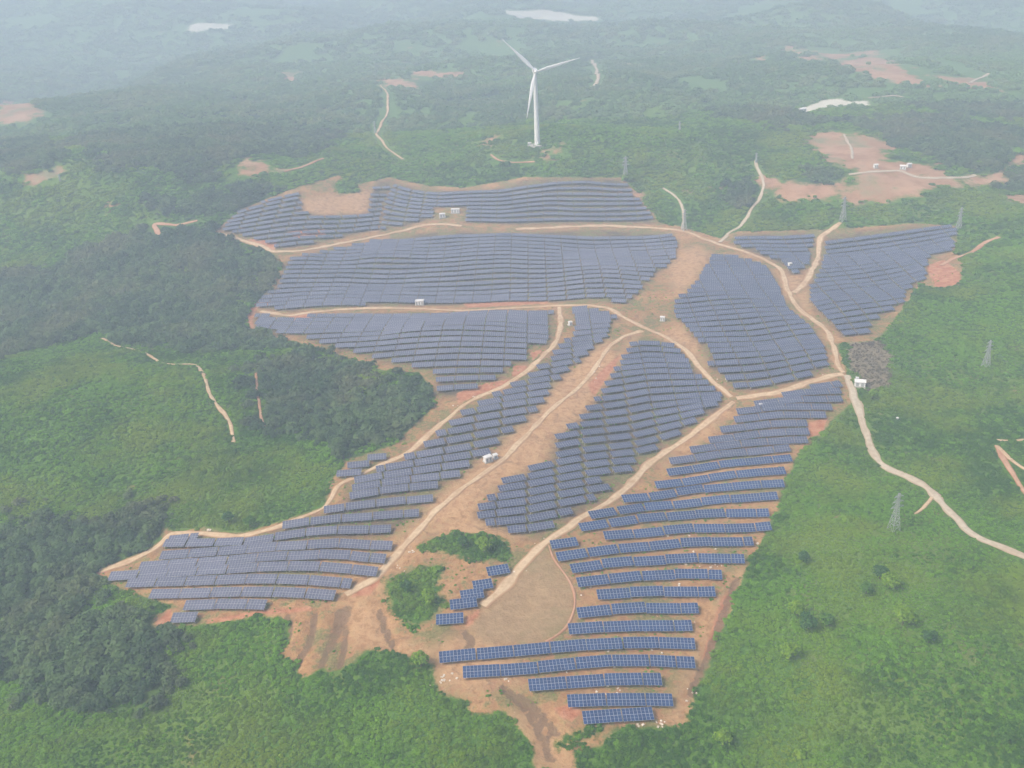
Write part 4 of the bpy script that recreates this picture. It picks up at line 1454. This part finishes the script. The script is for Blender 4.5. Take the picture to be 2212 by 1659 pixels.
for (y0, y1, sp, s0, s1, sd) in ((120, 330, 0.9, 0.42, 1.25, 21), (330, 500, 1.35, 0.75, 1.9, 22), (500, 900, 2.4, 1.3, 3.1, 23)):
    x, y = candidates(y0, y1, sp, sd)
    mk = masks(x, y)
    rr = np.random.default_rng(sd + 50)
    edge_n = vnoise(x / 3.5, y / 3.5) * 0.7
    open_ = (mk['dirt'] + edge_n < 0.42) & (mk['farsoil'] + edge_n < 0.4) & (mk['pale'] < 0.4) & (mk['clear'] < 0.4)
    rf = road_free(x, y)
    wood = (mk['forest'] + vnoise(x / 9, y / 9) * 0.5 + vnoise(x / 24 + 5, y / 24) * 0.8 + 0.15 * rr.normal(size=len(x)) > 0.5) & (mk['forest'] > 0.1)
    scr = mk['scrub'] + edge_n > 0.5
    # height patchiness of the shrubs: low herbs against taller bushes
    pat = vnoise(x / 26 + 4, y / 26) + 0.6 * vnoise(x / 9 + 2, y / 9 + 8)
    sz = s0 + (s1 - s0) * np.clip(0.38 + 0.75 * pat + 0.3 * rr.normal(size=len(x)), 0, 1) ** 1.3
    sz = np.where(rr.random(len(x)) < 0.006, sz * 2.2, sz)
    tn = np.clip(0.5 + 0.8 * vnoise(x / 38 + 9, y / 38 + 3) + 0.5 * vnoise(x / 11, y / 11 + 6) + rr.normal(0, 0.22, len(x)), 0, 1)
    k = open_ & rf & ~wood & ~scr
    add(P_sh, x[k], y[k], sz[k], tn[k])
    k = open_ & rf & scr
    add(P_dry, x[k], y[k], sz[k] * 0.6, tn[k])
    k = open_ & rf & wood & (rr.random(len(x)) < (sp / 2.3) ** 2)
    add(P_wd, x[k], y[k], 1.1 + 2.9 * rr.random(k.sum()) ** 1.5 + (y[k] > 480) * 0.8, np.clip(tn[k] + rr.normal(0, 0.2, k.sum()), 0, 1))
# weeds among the panels
x, y = candidates(150, 520, 3.2, 31)
mk = masks(x, y)
rr = np.random.default_rng(77)
k = (mk['dirt'] > 0.6) & (mk['clear'] < 0.2) & (vnoise(x / 13 + 2, y / 13 + 5) + 0.5 * vnoise(x / 4, y / 4) > 0.10) & (mk['bare'] < 0.5) & road_free(x, y, 0.3)
add(P_sh, x[k], y[k], 0.25 + 0.4 * rr.random(k.sum()), 0.5 + 0.5 * rr.random(k.sum()))
# far woods
for (y0, y1, sp, sz0, sd) in ((900, 1500, 6.0, 4.6, 41), (1500, 2700, 10.5, 7.5, 42), (2700, 4200, 20, 13, 43)):
    x, y = candidates(y0, y1, sp, sd, 1.1)
    mk = masks(x, y)
    rr = np.random.default_rng(sd)
    wood = mk['forest'] > 0.5
    cover = vnoise(x / 160 + 3, y / 120 + 1) + 0.5 * vnoise(x / 50, y / 45) > -0.42
    cover &= rr.random(len(x)) < 0.85
    k = (mk['farsoil'] + 1.3 * vnoise(x / 30, y / 40) < 0.5) & (mk['pale'] < 0.3) & (mk['dirt'] < 0.4) & (wood | cover) & road_free(x, y, 3.0)
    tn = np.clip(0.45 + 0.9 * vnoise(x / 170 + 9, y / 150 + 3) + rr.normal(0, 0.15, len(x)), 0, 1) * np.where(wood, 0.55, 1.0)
    add(P_far, x[k], y[k], sz0 * (0.5 + 0.8 * rr.random(k.sum())), tn[k])


def finish(lst):
    a = np.concatenate(lst)
    return np.column_stack([a[:, :2], H(a[:, 0], a[:, 1]) - 0.1 * a[:, 2]]), a[:, 2], a[:, 3]


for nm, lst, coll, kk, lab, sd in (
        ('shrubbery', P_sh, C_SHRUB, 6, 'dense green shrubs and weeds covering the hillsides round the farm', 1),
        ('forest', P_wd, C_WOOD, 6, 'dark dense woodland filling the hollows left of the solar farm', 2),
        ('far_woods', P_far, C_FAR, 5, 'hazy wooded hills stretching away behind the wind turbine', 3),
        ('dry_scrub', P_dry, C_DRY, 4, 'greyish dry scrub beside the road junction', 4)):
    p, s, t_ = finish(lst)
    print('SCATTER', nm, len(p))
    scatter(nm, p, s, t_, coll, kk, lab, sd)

# trees and bushes that stand out one by one
MC = {'bright': crown_material('bright_crown', (0.12, 0.25, 0.012), (0.25, 0.40, 0.025)),
      'dark': crown_material('dark_crown', (0.035, 0.11, 0.025), (0.07, 0.18, 0.04)),
      'mid': crown_material('mid_crown', (0.05, 0.15, 0.015), (0.12, 0.26, 0.03))}
TREES = [
    ((1922, 1272), 2.6, 'bright', 'vivid yellow-green bush in the middle of the green hillside right of the panels'),
    ((1900, 1250), 2.8, 'dark', 'dark tree just behind the vivid yellow-green bush on the hillside'),
    ((1870, 1285), 2.6, 'mid', 'mid-green bush left of the vivid yellow-green bush'),
    ((1720, 1330), 2.4, 'bright', 'pale green bush nearest the panel rows on the open hillside'),
    ((1745, 1362), 3.2, 'dark', 'broad dark tree just below the pale green bush near the panel rows'),
    ((1785, 1352), 2.6, 'mid', 'green tree right of the broad dark tree on the hillside'),
    ((1950, 1350), 3.0, 'bright', 'wide light green bush below the vivid yellow-green bush'),
    ((1705, 1425), 2.6, 'bright', 'light green bush near the lowest panel rows, across the bare strip'),
    ((1735, 1215), 2.4, 'dark', 'small dark tree on the hillside level with the white rubble'),
    ((2005, 1390), 2.6, 'dark', 'dark tree below right of the wide light green bush'),
    ((2170, 1600), 2.6, 'mid', 'bush in the bottom right corner beside a bare patch'),
    ((1560, 1610), 2.2, 'bright', 'pale bush in the grass below the lowest panel row'),
    ((1045, 1192), 2.6, 'bright', 'lightest bush in the thicket under the middle panel rows'),
    ((1000, 1180), 2.4, 'dark', 'darkest bush in the thicket under the middle panel rows'),
    ((930, 1305), 2.4, 'bright', 'bright bush at the lower edge of the thicket beside the stepped tables'),
    ((880, 1280), 2.4, 'dark', 'dark bush in the middle of the thicket left of the stepped tables'),
    ((910, 1440), 2.4, 'bright', 'bright yellow-green bush beside the bare earth left of the lowest rows'),
    ((495, 1130), 2.8, 'dark', 'dark round tree just above the pale road along the strip'),
    ((540, 1138), 2.4, 'mid', 'green tree right of the dark round tree above the pale road'),
    ((1885, 862), 2.2, 'bright', 'yellow-green bush just below the bright white shed'),
]
tr = np.random.default_rng(9)
for i, (px, rad, kind, lab) in enumerate(TREES):
    rad *= 1.3 if kind == 'bright' else 1.0
    p = unproject([px])[0]
    t = empty('tree' if rad > 2.5 else 'bush', p)
    tag(t, lab, 'tree' if rad > 2.5 else 'bush', 'trees and bushes standing out of the scrub')
    hgt = rad * 1.0
    m = MB()
    m.bar((0, 0, -0.5), (0.1, 0.05, hgt), 0.16, 0, 6, 0.09)
    for k in range(4):
        a = k * 1.6 + i
        m.bar((0.05, 0.02, hgt * 0.7), (rad * 0.5 * math.cos(a), rad * 0.5 * math.sin(a), hgt * 1.25), 0.07, 0, 5, 0.03)
    m.build('trunk', MBARK, t)
    o = new_obj('crown', clump_mesh('crown', 500 + i, 380, 0.115, 1.05, MC[kind], 6, rad), t)
    o.location = (0, 0, hgt * 0.55)

# ------------------------------------------------------------------ haze
zmin = float(V[:, 2].min()) - 1.0
mb = MB()
mb.box(-9400, 9400, -3400, 9900, zmin - 1.0, CAM_H + 14.0)
hz = bpy.data.materials.new('hazy_air')
hz.use_nodes = True
hz.node_tree.nodes.clear()
out = hz.node_tree.nodes.new('ShaderNodeOutputMaterial')
pv = hz.node_tree.nodes.new('ShaderNodeVolumePrincipled')
pv.inputs['Color'].default_value = (*HAZE_COLOR, 1)
pv.inputs['Density'].default_value = HAZE_DENSITY
pv.inputs['Anisotropy'].default_value = 0.0
hz.node_tree.links.new(pv.outputs[0], out.inputs['Volume'])
tag(mb.build('haze', hz), 'pale humid haze over the hills', kind='stuff')
